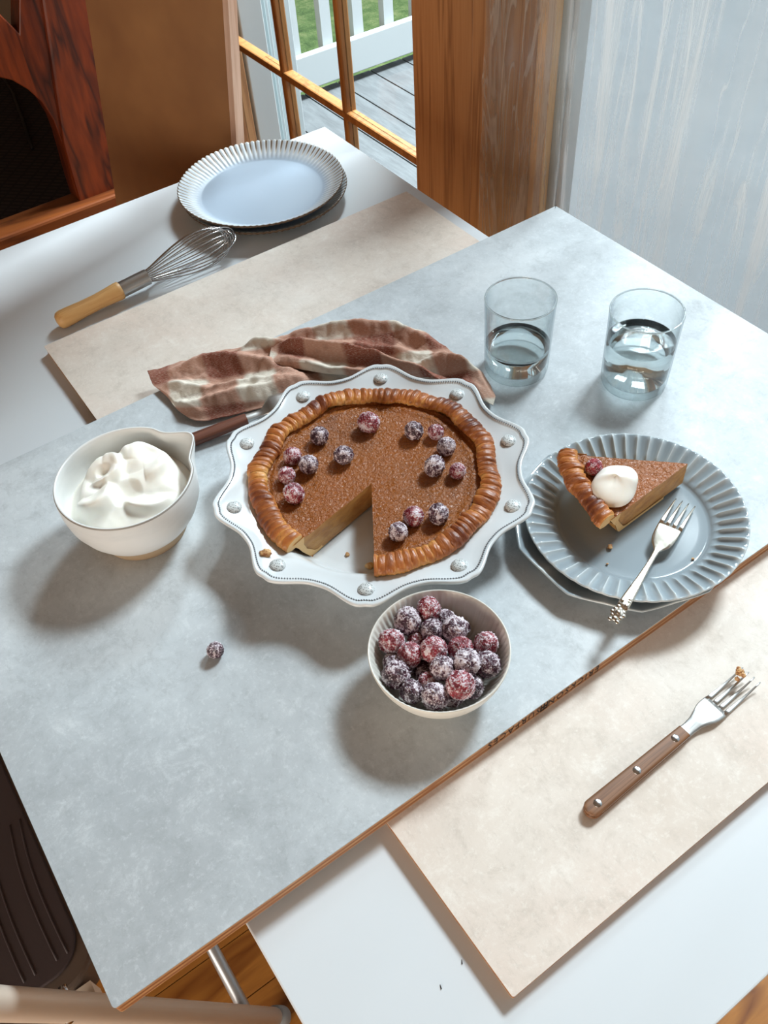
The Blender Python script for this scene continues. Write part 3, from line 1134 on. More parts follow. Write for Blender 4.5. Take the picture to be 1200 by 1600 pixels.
bme = MB().grid(bossf, 28, 10, wu=True).mesh('boss', M['boss'], True)
for k in range(10):
    th = A0+2*PI*k/10
    link('boss', bme, dish, Vector((0.1465*math.cos(th), 0.1465*math.sin(th), 0.0450)))


# ------------------------------------------------------------------ pie (also used for the slice)
def ring_pt(th, ph, seed, Rc, a, b, zc, n=94):
    """crimped rope of pastry"""
    ct, st_ = math.cos(th), math.sin(th)
    wob = 0.0060*nz3(ct*2.2, st_*2.2, seed, 1.0)+0.0030*nz3(ct*5, st_*5, seed+1)
    fz = n*th/2+0.75*math.sin(ph+0.4)+2.6*nz3(ct*4, st_*4, seed+5)
    cr = abs(math.sin(fz))
    idx = math.floor(fz/PI)
    rnd = noise.noise(Vector((idx*1.7, seed, 0)))
    cr = cr**0.42
    up = max(0.0, math.sin(ph)+0.65)/1.65
    tex = 0.07*nz3(ct*40, st_*40, ph*2.2+seed)+0.05*nz3(ct*90, st_*90, ph*4+seed)
    amp = (0.74+(0.26+0.16*rnd)*cr*up+0.10*rnd*up+0.12*nz3(ct*7, st_*7, seed)+tex)
    flat = 1.0+0.25*nz3(ct*3, st_*3, seed+14)
    rr = Rc+wob+a*amp*flat*math.cos(ph)-0.0035*math.sin(ph)*0.5
    zz = zc+b*amp*math.sin(ph)+0.0040*nz3(ct*3, st_*3, seed+9)+0.002*nz3(ct*8, st_*8, seed+19)
    bake = 0.30+0.36*cr*up+0.14*math.sin(ph)+0.16*math.cos(ph)+0.34*nz3(ct*3, st_*3, seed+20)+0.22*rnd*up
    return rr, zz, bake


def build_pie(parent, th0, th1, seed, Rc=0.1192, a=0.0128, b=0.0084, zc=0.0385, ztop=0.0345, nth=1500, apex=(0, 0), wallr=(0.099, 0.111)):
    ax_, ay_ = apex
    mb = MB()
    mb.at = []

    def ring(u, v):
        th = th0+(th1-th0)*u
        rr, zz, bk = ring_pt(th, 2*PI*v, seed, Rc, a, b, zc)
        return (rr*math.cos(th), rr*math.sin(th), zz, bk)
    mb.grid(ring, nth, 30, wv=True)
    # end caps of the rope
    for th in (th0, th1):
        b0 = len(mb.v)
        for k in range(30):
            rr, zz, bk = ring_pt(th, 2*PI*k/30, seed, Rc, a, b, zc)
            mb.v.append((rr*math.cos(th), rr*math.sin(th), zz))
            mb.at.append(-0.1)
        mb.f.append(tuple(range(b0, b0+30)))
        mb.mi.append(0)
    # side wall of the shell (outside and inside skin) and floor
    r0, r1 = wallr
    prof = [(r1+0.010, zc-0.002), (r1+0.004, zc-0.010), (r1-0.001, 0.018), (r0+0.003, 0.004), (r0, 0.0012), (r0-0.02, 0.0006), (0.06, 0.0006), (0.03, 0.0006)]
    n_ = len(prof)

    def wall(u, v):
        th = th0+(th1-th0)*u
        k = min(n_-1, int(round(v*(n_-1))))
        r, z = prof[k]
        return (r*math.cos(th), r*math.sin(th), z, 0.15)
    mb.grid(wall, 120, n_-1)
    # cut faces of the shell: a thin pastry section
    sec_o = [(r1+0.009, zc-0.001), (r1+0.003, zc-0.011), (r1-0.001, 0.018), (r0+0.003, 0.004), (r0, 0.0012), (0.03, 0.0006)]
    sec_i = [(r1-0.006, zc-0.001), (r1-0.004, zc-0.011), (r1-0.007, 0.018), (r0-0.004, 0.007), (r0-0.008, 0.0048), (0.03, 0.0042)]
    for th in (th0, th1):
        s_ = 0.0009 if th == th0 else -0.0009
        tv = Vector((-math.sin(th), math.cos(th), 0))*(-s_)
        b0 = len(mb.v)
        for (r, z), (ri, zi) in zip(sec_o, sec_i):
            for r_, z_ in ((r, z), (ri, zi)):
                mb.v.append((r_*math.cos(th)+tv.x, r_*math.sin(th)+tv.y, z_))
                mb.at.append(-0.15)
        for k in range(len(sec_o)-1):
            mb.f.append((b0+2*k, b0+2*k+1, b0+2*k+3, b0+2*k+2))
            mb.mi.append(0)
    crust = part('crust', mb, M['crust'], parent, attr='bake')
    # filling
    fb = MB()
    RF = Rc-a*0.55

    def top(u, v):
        th = th0+(th1-th0)*u
        r = RF*v**0.8
        x, y = r*math.cos(th), r*math.sin(th)
        x, y = x+ax_*(1-v), y+ay_*(1-v)
        z = ztop+0.0006*nz3(x, y, seed, 40)+0.0005*nz3(x, y, seed+3, 110)
        d = (RF-r)
        z += 0.0022*math.exp(-((d-0.010)/0.0035)**2)*(0.6+0.8*nz3(math.cos(th)*3, math.sin(th)*3, seed+2))
        z -= 0.0010*math.exp(-((d-0.004)/0.002)**2)
        z += 0.0012*sstep(0.012, 0.0, d)
        return (x, y, z)
    fb.grid(top, 420 if th1-th0 > 3 else 80, 90)
    for th in (th0, th1):
        s_ = 1 if th == th0 else -1

        def cutf(u, v, th=th, s_=s_):
            r = RF*u**0.8
            x, y = r*math.cos(th)+ax_*(1-u), r*math.sin(th)+ay_*(1-u)
            zt = top(0.0 if th == th0 else 1.0, u)[2]
            zb = 0.002
            z = zt+(zb-zt)*v
            rl = min(1.0, (r1+0.003-(r1-r0+0.002)*v)/RF)
            j = 0.0009*nz3(r*90, z*160, seed+th, 1.0)*math.sin(PI*v)
            return (x*rl-s_*math.sin(th)*(-j), y*rl+s_*math.cos(th)*(-j), z)
        fb.grid(cutf, 90, 14, mi=1)
    part('filling', fb, [M['filling'], M['cut']], parent, label='orange-brown pumpkin filling')
    return crust


pie = thing('pie', 'pumpkin pie with a crimped crust and one slice missing, in the white dish', 'pie', (DC[0], DC[1], 0.0068))
build_pie(pie, R(-124.5), R(194.4), 3.0, apex=(-0.0082, -0.0070))

# the slice on the plate
apx = Vector((0.5740, 0.3525))
d1_ = Vector((0.4520, 0.3450))-apx
d2_ = Vector((0.4845, 0.4405))-apx
an1, an2 = math.atan2(d1_.y, d1_.x) % (2*PI), math.atan2(d2_.y, d2_.x) % (2*PI)
sl = thing('pie_slice', 'slice of pumpkin pie lying on the grey fluted plate', 'pie slice', (apx.x, apx.y, 0.0130))
build_pie(sl, min(an1, an2), max(an1, an2), 11.0, Rc=0.1180, nth=300, zc=0.034, ztop=0.031, wallr=(0.096, 0.106))


# ------------------------------------------------------------------ cranberries
def berry_mesh(seed, mat_name):
    import bmesh
    bm = bmesh.new()
    bmesh.ops.create_icosphere(bm, subdivisions=5, radius=1.0)
    me = bpy.data.meshes.new('cranberry')
    at_v = []
    for v in bm.verts:
        p = v.co.copy()
        g = noise.noise(p*9+Vector((seed, 0, 0)))
        g2 = noise.noise(p*19+Vector((0, seed, 0)))
        cl = noise.noise(p*2.2+Vector((0, 0, seed)))
        k = max(0.0, g)*0.13+max(0.0, g2)*0.14
        rr = 0.93+k+0.05*cl
        v.co = Vector((p.x*rr, p.y*rr, p.z*rr*0.98))
        at_v.append(max(0.0, min(1.0, 1.5*max(0.0, g2-0.12)*2.2+1.5*cl-0.62)))
    bm.to_mesh(me)
    bm.free()
    a = me.attributes.new('sugar', 'FLOAT', 'POINT')
    a.data.foreach_set('value', at_v)
    me.polygons.foreach_set('use_smooth', [True]*len(me.polygons))
    me.materials.append(M[mat_name])
    return me


BM = {k: [berry_mesh(5.3*i+j*17.1+1, k) for i in range(3)] for j, k in enumerate(('berry', 'berry_dark', 'berry_frost', 'berry_red'))}


def berry(p, r, kind, label, group):
    o = link('cranberry', random.choice(BM[kind]), None, P(p))
    o.scale = (r, r*random.uniform(0.94, 1.06), r*random.uniform(0.92, 1.02))
    o.rotation_euler = (random.uniform(0, 6), random.uniform(0, 6), random.uniform(0, 6))
    return tag(o, label, 'cranberry', group)


GP = 'sugared cranberries on the pie'
zt = 0.0068+0.0345
for px, py, rp, k, lab in [
    (576, 660, 18.5, 'berry', 'sugared cranberry alone near the back crust of the pie'),
    (499, 681, 16.5, 'berry_dark', 'sugared cranberry alone near the back left of the pie'),
    (537, 711, 17.5, 'berry_dark', 'sugared cranberry set apart right of the left cluster on the pie'),
    (457, 713, 16, 'berry', 'red pointed sugared cranberry at the back of the left cluster'),
    (482, 726, 17.5, 'berry_frost', 'whitish sugared cranberry at the right of the left cluster'),
    (448, 743, 15.5, 'berry', 'small sugared cranberry between two others by the left crust'),
    (459, 771, 19, 'berry', 'large red sugared cranberry at the front of the left cluster'),
    (647, 673, 16.5, 'berry_dark', 'sugared cranberry leftmost of the back right cluster on the pie'),
    (681, 675, 14, 'berry', 'small pinkish sugared cranberry at the back of the right cluster'),
    (697, 698, 17, 'berry_frost', 'frosty white sugared cranberry just before the small back right one'),
    (679, 728, 18.5, 'berry_frost', 'large sugared cranberry at the left front of the right cluster'),
    (715, 736, 14.5, 'berry', 'small sugared cranberry nearest the right crust'),
    (646, 807, 18, 'berry', 'rosy sugared cranberry in the middle of the front trio on the pie'),
    (685, 803, 18.5, 'berry_dark', 'dark sugared cranberry at the right of the front trio on the pie'),
    (622, 831, 17.5, 'berry_frost', 'white frosted cranberry at the front left of the front trio')]:
    q = at(px, py, zt+0.009)
    dist = (q-Vector((0, 0, HC))).length
    r = rp*dist/FOC*0.93
    q = at(px, py, zt+r*0.80)
    berry(q, r, k, lab, GP)
q = at(336.5, 1016, 0.008)
berry(q, 0.0083, 'berry_dark', 'single sugared cranberry lying alone on the grey board', None)
q = at(928, 730, 0.0130+0.031+0.008)
berry(q, 0.0092, 'berry_red', 'glossy red cranberry beside the cream on the pie slice', None)

# berry bowl
BC = (0.2405, 0.3281)
HB = 0.051
bp_ = [(0, 0.006), (0.014, 0.006), (0.026, 0.0075), (0.036, 0.012), (0.045, 0.0195), (0.052, 0.029), (0.0565, 0.039), (0.0592, 0.0475), (0.0602, 0.0503), (0.0610, 0.051), (0.0618, 0.0505), (0.0616, 0.048),
       (0.0595, 0.039), (0.0555, 0.0285), (0.049, 0.0175), (0.040, 0.0085), (0.031, 0.003), (0.0285, 0.0), (0.0265, 0.0), (0.026, 0.0015), (0, 0.0015)]


def bfn(th, k, r, z):
    if 1 < k < 8:
        return (r-0.0007*(0.5+0.5*math.cos(th*64))*sstep(0.02, 0.04, r), z)
    return (r, z)


bw = thing('berry_bowl', 'small ivory bowl full of sugared cranberries, in front of the pie', 'bowl', (BC[0], BC[1], 0.0003))
part('bowl_body', MB().lathe(bp_, 512, bfn), M['berrybowl'], bw)
GB = 'sugared cranberries in the bowl'
pile = [
    (670.5, 954, .046, 19, 'berry', 'red cranberry highest at the back of the bowl pile'),
    (638, 972.6, .042, 22, 'berry_frost', 'big white-frosted cranberry at the back left of the bowl'),
    (697, 968, .034, 17, 'berry_dark', 'dark cranberry half hidden behind the back red one in the bowl'),
    (675, 984.5, .044, 18, 'berry_dark', 'speckled cranberry just in front of the highest back one'),
    (714, 990, .042, 20, 'berry_frost', 'sugared cranberry right of centre near the back of the bowl'),
    (728, 977, .024, 13, 'berry_dark', 'dark small cranberry in the shade at the back right of the bowl'),
    (762.6, 1007, .040, 19.5, 'berry', 'red cranberry at the far right of the bowl with a white cap'),
    (612, 1007, .042, 20, 'berry', 'sugared red cranberry at the far left of the bowl'),
    (650, 997.5, .036, 15, 'berry', 'small cranberry wedged behind the two left middle ones'),
    (640, 1022.4, .044, 20, 'berry', 'rosy cranberry left of the middle of the bowl pile'),
    (677, 1016, .047, 21, 'berry', 'large rosy cranberry in the middle of the bowl pile'),
    (721.4, 1012.7, .045, 20, 'berry', 'bright red cranberry behind the frosted one right of middle'),
    (733, 1031, .048, 21, 'berry_frost', 'frosted cranberry on top right of the middle of the bowl'),
    (766, 1047, .038, 20, 'berry_dark', 'dark frosted cranberry against the right wall of the bowl'),
    (611, 1038.7, .034, 15, 'berry_frost', 'small pale cranberry partly hidden at the left of the bowl'),
    (690, 1046, .048, 20, 'berry_frost', 'pink sugar-coated cranberry below the middle of the pile'),
    (621.8, 1059, .040, 21, 'berry_dark', 'dark frosted cranberry at the left front of the bowl'),
    (719, 1070, .050, 22.5, 'berry', 'largest red and white cranberry at the front right of the bowl'),
    (663, 1071, .040, 15, 'berry', 'small cranberry behind the frontmost frosted one'),
    (638, 1084, .036, 18, 'berry_dark', 'dark red cranberry near the front left wall of the bowl'),
    (679, 1093, .042, 21.5, 'berry_frost', 'round frosted cranberry frontmost in the bowl'),
    (711, 1098, .030, 18, 'berry_dark', 'dark cranberry low at the front right of the frontmost one'),
    (746, 1085, .028, 18, 'berry_dark', 'dark cranberry low by the front right wall of the bowl'),
    (655, 1047, .026, 18, 'berry_dark', 'dark cranberry deep in the gap left of the pink one'),
    (745, 1060, .026, 16, 'berry_dark', 'dark cranberry deep between the two right front ones'),
    (700, 1030, .026, 18, 'berry_dark', 'dark cranberry deep below the middle of the pile'),
    (640, 1045, .024, 16, 'berry_dark', 'dark cranberry deep between the left middle ones'),
    (693, 1000, .026, 17, 'berry_dark', 'dark cranberry deep behind the large rosy middle one')]
pos = []
for px, py, z, rp, k, lab in pile:
    q = at(px, py, z)
    dist = (q-Vector((0, 0, HC))).length
    pos.append([q, rp*dist/FOC*1.06])
for it in range(60):                     # settle: push apart along the line of overlap, keep inside the bowl
    for i in range(len(pos)):
        for j in range(i):
            d = pos[i][0]-pos[j][0]
            g = (pos[i][1]+pos[j][1])*0.87-d.length
            if g > 0:
                n_ = d.normalized()
                pos[i][0] = pos[i][0]+n_*g*0.25
                pos[j][0] = pos[j][0]-n_*g*0.25
    for q in pos:
        d = Vector((q[0].x-BC[0], q[0].y-BC[1], q[0].z-0.066))
        lim = 0.0605-q[1]*0.98
        if d.length > lim:
            d = d.normalized()*lim
            q[0] = Vector((BC[0]+d.x, BC[1]+d.y, 0.066+d.z))
for (px, py, z, rp, k, lab), q in zip(pile, pos):
    berry(q[0], q[1], k, lab, GB)

# ------------------------------------------------------------------ bowl of whipped cream
CC = (0.1009, 0.6598)
SA = R(6)
cp = [(0, 0.008), (0.02, 0.008), (0.036, 0.0105), (0.046, 0.018), (0.0560, 0.031), (0.0630, 0.046), (0.0658, 0.060), (0.0662, 0.072), (0.0668, 0.079), (0.0678, 0.0803), (0.0690, 0.0802), (0.0698, 0.0785), (0.0702, 0.072),
      (0.0700, 0.060), (0.0680, 0.046), (0.0625, 0.032), (0.0570, 0.0230), (0.0552, 0.0205), (0.0547, 0.0200), (0.0490, 0.0095), (0.0455, 0.0008), (0.044, 0.0), (0.042, 0.0), (0.041, 0.002), (0, 0.002)]


def cfn(th, k, r, z):
    d = (th-SA+PI) % (2*PI)-PI
    sp = math.exp(-(d/0.20)**2)
    shoulder = math.exp(-((abs(d)-0.42)/0.13)**2)
    w_ = sstep(0.040, 0.080, z)
    return (r+w_**1.5*(0.0125*sp-0.0022*shoulder), z+w_**2*(0.0020*sp))


cb = thing('cream_bowl', 'white stoneware bowl with a pouring spout and raw base, left of the pie', 'bowl', (CC[0], CC[1], 0.0003))
mb = MB().lathe(cp, 240, cfn)
ncol = len(cp)-1
mb.mi = [(1 if (i % ncol) >= 18 else (2 if (i % ncol) == 10 else 0)) for i in range(len(mb.f))]
part('bowl_body', mb, [M['bowlglaze'], M['raw'], M['rimline']], cb)


def whip(x, y):
    r = math.hypot(x, y)
    h = 0.053+0.016*(1-(r/0.064)**2)
    # spoon swirls: arc-shaped ridges (cx, cy, radius, start, end, height, width)
    for cx, cy, ra, a0, a1, hh, ww in SW:
        d = math.hypot(x-cx, y-cy)
        a = math.degrees(math.atan2(y-cy, x-cx)) % 360
        m_ = (a-a0) % 360
        span = (a1-a0) % 360
        if m_ < span:
            e = math.sin(PI*m_/span)**0.6
            t = (d-ra)/ww
            h += hh*e*(math.exp(-t*t) if t < 0 else math.exp(-(t*2.3)**2))
    for cx, cy, rx, hh in LUMP:
        d = math.hypot(x-cx, y-cy)/rx
        if d < 1:
            h += hh*(1-d*d)**1.5
    h += 0.0022*nz3(x, y, 2.0, 34)+0.0008*nz3(x, y, 6.0, 90)
    return h


SW = [(-0.012, 0.030, 0.017, 200, 60, 0.012, 0.009), (-0.034, 0.004, 0.018, 150, 30, 0.012, 0.010), (0.026, 0.016, 0.024, 250, 140, 0.011, 0.011),
      (0.012, -0.022, 0.022, 160, 330, 0.009, 0.009), (0.0, 0.0, 0.046, 60, 170, 0.007, 0.009)]
LUMP = [(-0.010, 0.036, 0.022, 0.010), (0.024, 0.030, 0.026, 0.011), (-0.036, 0.0, 0.024, 0.006), (0.030, -0.004, 0.028, 0.007), (-0.006, -0.010, 0.018, -0.006), (-0.013, 0.026, 0.009, -0.006)]


def cream_f(u, v):
    th, r = 2*PI*u, 0.0634*v
    x, y = r*math.cos(th), r*math.sin(th)
    z = whip(x, y)
    e = sstep(0.80, 1.0, v)
    z = z*(1-e)+0.048*e
    return (x, y, z)


mb = MB().grid(cream_f, 220, 90, wu=True)
mb.lathe([(0.0634, 0.048), (0.060, 0.040), (0.0, 0.036)], 220)
solo('whipped_cream', mb, M['cream'], 'swirled mound of whipped cream in the spouted white bowl', 'whipped cream', (CC[0], CC[1], 0.0003))


# dollop on the slice
def dol(u, v):
    th, ph = 2*PI*u, PI*v-PI/2
    k = 1+0.09*nz3(math.cos(th)*1.3, math.sin(th)*1.3, ph*0.8+4)+0.05*math.sin(2*th+ph*3)
    x = 0.0268*math.cos(th)*math.cos(ph)*k
    y = 0.0222*math.sin(th)*math.cos(ph)*k
    z = 0.0150*math.sin(ph)*(1 if ph > 0 else 0.5)*k
    z += 0.0022*math.exp(-((x*0.8+y*0.6)/0.004)**2)*max(0, math.sin(ph))
    return (x, y, z)


q = at(960, 757, 0.0130+0.031+0.009)
solo('cream_dollop', MB().grid(dol, 48, 32, wu=True), M['cream'], 'smooth oval dollop of whipped cream on the pie slice', 'cream dollop', (q.x, q.y, 0.0130+0.031+0.0055), 0.15)

# ------------------------------------------------------------------ tumblers and water
for (cx, cy, wz, lab, wl) in ((0.5717, 0.6110, 0.037, 'clear glass tumbler nearer the pie, about a third full', 'shallow water in the left glass tumbler'),
                              (0.6627, 0.5070, 0.060, 'clear glass tumbler at the right, over half full of water', 'deeper water in the right glass tumbler')):
    ro = 0.0382
    g = [(0, 0.0008), (0.026, 0.0008), (0.034, 0.0002), (0.0365, 0.001), (0.0378, 0.004), (0.0383, 0.010), (0.0390, 0.04), (0.0398, 0.075), (0.0405, 0.0992), (0.0402, 0.1004), (0.0392, 0.1004), (0.0389, 0.0992),
         (0.0383, 0.075), (0.0375, 0.04), (0.0367, 0.016), (0.0350, 0.0110), (0.0310, 0.0088), (0.020, 0.0078), (0, 0.0075)]
    solo('glass_tumbler', MB().lathe(g, 96), M['thinglass'], lab, 'glass', (cx, cy, 0.0002), group='glass tumblers of water')
    gt = [o_ for o_ in col.objects if o_.name.startswith('glass_tumbler')][-1]
    part('rim', MB().grid(lambda u, v: ((0.03985+0.0010*math.cos(2*PI*v))*math.cos(2*PI*u), (0.03985+0.0010*math.cos(2*PI*v))*math.sin(2*PI*u), 0.1004+0.0010*math.sin(2*PI*v)), 96, 12, wu=True, wv=True), M['glass'], gt)
    rw = 0.0367+(0.0375-0.0367)*(wz-0.016)/0.024 if wz < 0.04 else 0.0375+(wz-0.04)/0.035*0.0008
    wprof = [(0, 0.0073), (0.020, 0.0076), (0.031, 0.0086), (0.0351, 0.0108), (0.0368, 0.0158), (0.5*(0.0368+rw)+0.0001, 0.5*(0.016+wz)), (rw+0.0001, wz+0.0007), (rw-0.0012, wz), (0.02, wz-0.0001), (0, wz-0.0001)]
    solo('water', MB().lathe(wprof, 96), M['water'], wl, 'water', (cx, cy, 0.0002))

# ------------------------------------------------------------------ whisk
wa, wb_ = Vector((0.162, 1.0875, 0)), Vector((0.452, 1.0995, 0))
wr = math.atan2(wb_.y-wa.y, wb_.x-wa.x)
wk = thing('whisk', 'balloon whisk with pale wood handle and steel ferrule on the white table', 'whisk', (wa.x, wa.y, ZW), wr)
# lies on butt and on the belly of the wires: the axis climbs gently
tilt = lambda x: 0.0125+max(0.0, x)*0.050
hp = [(0.0, 0.002), (0.0012, 0.0078), (0.004, 0.0112), (0.009, 0.0126), (0.02, 0.0124), (0.04, 0.0112), (0.062, 0.0108), (0.082, 0.0118), (0.094, 0.0128), (0.0985, 0.0126), (0.0995, 0.011)]
part('handle', MB().tube([(x, 0, tilt(x)) for x, r in hp], [r for x, r in hp], 28), M['beech'], wk)
fp = [(0.0992, 0.0105), (0.0994, 0.0112), (0.142, 0.0112), (0.1424, 0.0102), (0.1428, 0.006)]
part('ferrule', MB().tube([(x, 0, tilt(x)) for x, r in fp], [r for x, r in fp], 28), M['brushed'], wk, sharp=40)
NL = 10
for k in range(NL):
    an = PI*k/NL+0.12
    W_ = 0.0265 if k % 2 == 0 else 0.0245
    Lk = 0.146-0.004*(k % 5)
    pts = []
    n_ = 56
    for j in range(n_+1):
        f_ = 2*PI*j/n_
        g_ = (1-math.cos(f_))/2
        xx = Lk*g_
        yy = 0.0085*math.cos(f_/2)*(1-g_**3)+W_*1.28*math.sin(f_)*g_**0.75
        zc = tilt(0.141+xx)
        pts.append((0.141+xx, yy*math.cos(an), zc+yy*math.sin(an)))
    part('wire', MB().tube(pts, 0.00085, 6), M['steel'], wk)

# ------------------------------------------------------------------ forks


def fork(name, label, loc, rz, Lh, zfun, mats, style):
    """local +x runs from handle end to tine tips"""
    f = thing(name, label, 'fork', loc, rz)
    Y = Vector((0, 1, 0))
    if style == 'bistro':
        # handle 0..0.118, neck, bowl and tines to 0.205
        for z0_, z1_ in ((-0.0042, -0.0009), (0.0009, 0.0042)):
            rows = []
            for k in range(25):
                t = (k/24)**1.8
                x = 0.0002+t*0.117
                hw = 0.0078*(min(1, math.sqrt(max(0.02, 1-((0.055-t)/0.055)**2)) if t < 0.055 else 1))*(1-0.22*t)
                rows.append(((x, 0, (z0_+z1_)/2+0.0045), hw, (z1_-z0_)/2, Y))
            part('handle_scale', MB().strap(rows), M['teak'], f, sharp=50)
        rows = [((x, 0, 0.0045), hw, 0.0009, Y) for x, hw in ((0.0012, 0.0030), (0.0030, 0.0052), (0.006, 0.0068), (0.012, 0.0073), (0.06, 0.0067), (0.118, 0.0061))]
        rows += [((x, 0, 0.0045+dz), hw, ht, Y) for x, hw, dz, ht in ((0.124, 0.0060, -0.0002, 0.0013), (0.132, 0.0068, 0.0005, 0.001), (0.139, 0.0090, 0.001, 0.0009), (0.145, 0.0110, 0.0006, 0.0008), (0.150, 0.0118, -0.0004, 0.0008), (0.156, 0.0120, -0.0014, 0.0008), (0.160, 0.0120, -0.002, 0.0008))]
        part('head', MB().strap(rows), M['brushed'], f)
        for k in range(4):
            yy = (k-1.5)*0.0064
            rows = []
            for j in range(9):
                t = j/8
                x = 0.158+t*0.047
                z = 0.0026-0.0012*math.sin(t*PI)+0.005*t*t
                rows.append(((x, yy*(1+0.0*t), z), 0.0021*(1-0.72*t), 0.0008*(1-0.3*t), Y))
            part('tine', MB().strap(rows), M['brushed'], f)
        for x in (0.012, 0.058, 0.105):
            part('rivet', MB().lathe([(0, 0.0090), (0.0032, 0.0089), (0.0037, 0.0086), (0.0037, 0.004)], 20), M['steel'], f, loc=(x, 0, 0))
    else:
        def zz(x):
            return zfun(x)
        rows = []
        for x, hw, ht in ((0.018, 0.0052, 0.0018), (0.026, 0.0058, 0.0017), (0.040, 0.0052, 0.0016), (0.06, 0.0038, 0.0016), (0.08, 0.0028, 0.0017), (0.095, 0.0025, 0.0019), (0.104, 0.0028, 0.0017), (0.108, 0.0055, 0.0012), (0.112, 0.0088, 0.0009),
                          (0.118, 0.0108, 0.0008), (0.126, 0.0116, 0.0008), (0.135, 0.0118, 0.0008), (0.139, 0.0118, 0.0008)):
            rows.append(((x, 0, zz(x)), hw, ht, Y))
        part('handle', MB().strap(rows), M['silver'], f)
        orn = MB()

        def ball(c, r, fl=0.6):
            orn.grid(lambda u, v: (c[0]+r*math.cos(2*PI*u)*math.sin(PI*v), c[1]+r*math.sin(2*PI*u)*math.sin(PI*v), c[2]+fl*r*math.cos(PI*v)), 14, 10, wu=True)
        ball((0.010, 0, zz(0.01)), 0.0062, 0.45)
        for k in range(8):
            a = 2*PI*k/8
            ball((0.010+0.0050*math.cos(a), 0.0050*math.sin(a), zz(0.01)+0.0006), 0.0024, 0.5)
        ball((0.010, 0, zz(0.01)+0.0026), 0.0028)
        for k in range(4):
            ball((0.0185+k*0.004, 0.0028*(-1)**k, zz(0.02)+0.0014), 0.0024-0.0003*k)
        ball((0.0025, 0, zz(0.0)), 0.0030)
        ball((0.0, 0.0034, zz(0.0)), 0.0022)
        ball((0.0, -0.0034, zz(0.0)), 0.0022)
        part('ornament', orn, M['silver'], f, label='ornate floral handle end')
        for k in range(4):
            yy = (k-1.5)*0.0064
            rows = []
            for j in range(9):
                t = j/8
                x = 0.137+t*0.044
                rows.append(((x, yy*(1+0.04*t), zz(x)), 0.0021*(1-0.75*t)+0.0001, 0.0009*(1-0.3*t), Y))
            part('tine', MB().strap(rows), M['silver'], f)
    return f


a, b = at(919, 1270, ZB+0.004), at(1175, 1055, ZB+0.006)
wf = fork('table_fork', 'steel fork with riveted brown wood handle lying on the beige board', (a.x-0.002, a.y, ZB+0.0003), math.atan2(b.y-a.y, b.x-a.x), 0, None, None, 'bistro')
# pastry scrap on its tines
q = at(1158, 1052, ZB+0.012)
mb = MB()
for k in range(9):
    c_ = Vector((random.uniform(-0.006, 0.006), random.uniform(-0.004, 0.004), random.uniform(-0.002, 0.004)))
    rr = random.uniform(0.0016, 0.0030)
    mb.grid(lambda u, v: tuple(c_+Vector((math.cos(2*PI*u)*math.sin(PI*v), math.sin(2*PI*u)*math.sin(PI*v), 0.7*math.cos(PI*v)))*rr*(1+0.35*nz3(u*6, v*5, k))), 10, 7, wu=True)
solo('pastry_scrap', mb, M['crumb'], 'scrap of pie crust stuck on the wooden-handled fork tips', 'crumb', (q.x, q.y, ZB+0.0115), 0.6)

a, b = Vector((0.3905, 0.2675)), Vector((0.5495, 0.3330))


def zsil(x):
    # tips and root on the plate well, handle over the raised rim
    if x > 0.105:
        t = (x-0.105)/0.076
        return 0.0030+0.0058*math.sin(PI*t)**1.0*0.8+0.0045*(1-t)
    t = (0.105-x)/0.105
    return 0.0075+0.0150*t-0.0035*math.sin(PI*t)


q0 = at(958, 972, 0.033)
q1 = at(1071, 786, 0.016)
sfork = fork('dessert_fork', 'ornate silver fork resting on the grey plate beside the slice', (q0.x, q0.y, 0.0135), math.atan2(q1.y-q0.y, q1.x-q0.x), 0, zsil, None, 'silver')

# ------------------------------------------------------------------ pie server
a = at(288, 690, 0.010)
b = at(385, 652, 0.014)
sv = thing('pie_server', 'pie server with a dark wooden handle between napkin and pie dish', 'pie server', (a.x, a.y, 0.0003), math.atan2(b.y-a.y, b.x-a.x))
Ls = (Vector((b.x, b.y, 0))-Vector((a.x, a.y, 0))).length
Y = Vector((0, 1, 0))
rows = [((x, 0, 0.0075+0.004*x/Ls), hw, 0.0052, Y) for x, hw in ((-0.022, 0.003), (-0.020, 0.0068), (0.0, 0.0085), (Ls*0.6, 0.0078), (Ls*0.95, 0.0068), (Ls, 0.0060))]
part('handle', MB().strap(rows), M['rosewood'], sv, sharp=50)
rows = [((Ls-0.001, 0, 0.0115), 0.0056, 0.0040, Y), ((Ls+0.012, 0, 0.0120), 0.0050, 0.0030, Y), ((Ls+0.020, 0, 0.0125), 0.0055, 0.0015, Y), ((Ls+0.028, 0.002, 0.0165), 0.0105, 0.0010, Y), ((Ls+0.034, 0.002, 0.0180), 0.0145, 0.0008, Y),
        ((Ls+0.044, 0.0, 0.0180), 0.0165, 0.0008, Y), ((Ls+0.060, -0.002, 0.0175), 0.0160, 0.0008, Y), ((Ls+0.09, -0.004, 0.017), 0.008, 0.0008, Y), ((Ls+0.105, -0.005, 0.017), 0.002, 0.0007, Y)]
part('blade', MB().strap(rows), M['brushed'], sv, sharp=40)


# ------------------------------------------------------------------ plaid napkin
def poly_at(pl_, t):
    """point at fraction t along a polyline"""
    Ls_ = [(pl_[i+1]-pl_[i]).length for i in range(len(pl_)-1)]
    tot = sum(Ls_)
    s_ = t*tot
    for i, l_ in enumerate(Ls_):
        if s_ <= l_ or i == len(Ls_)-1:
            return pl_[i].lerp(pl_[i+1], min(1, s_/l_))
        s_ -= l_


def segd(p, a, b):
    ab = b-a
    t = max(0, min(1, (p-a).dot(ab)/ab.length_squared))
    return (p-(a+ab*t)).length, t


def v2(px, py, z):
    q = at(px, py, z)
    return Vector((q.x, q.y))


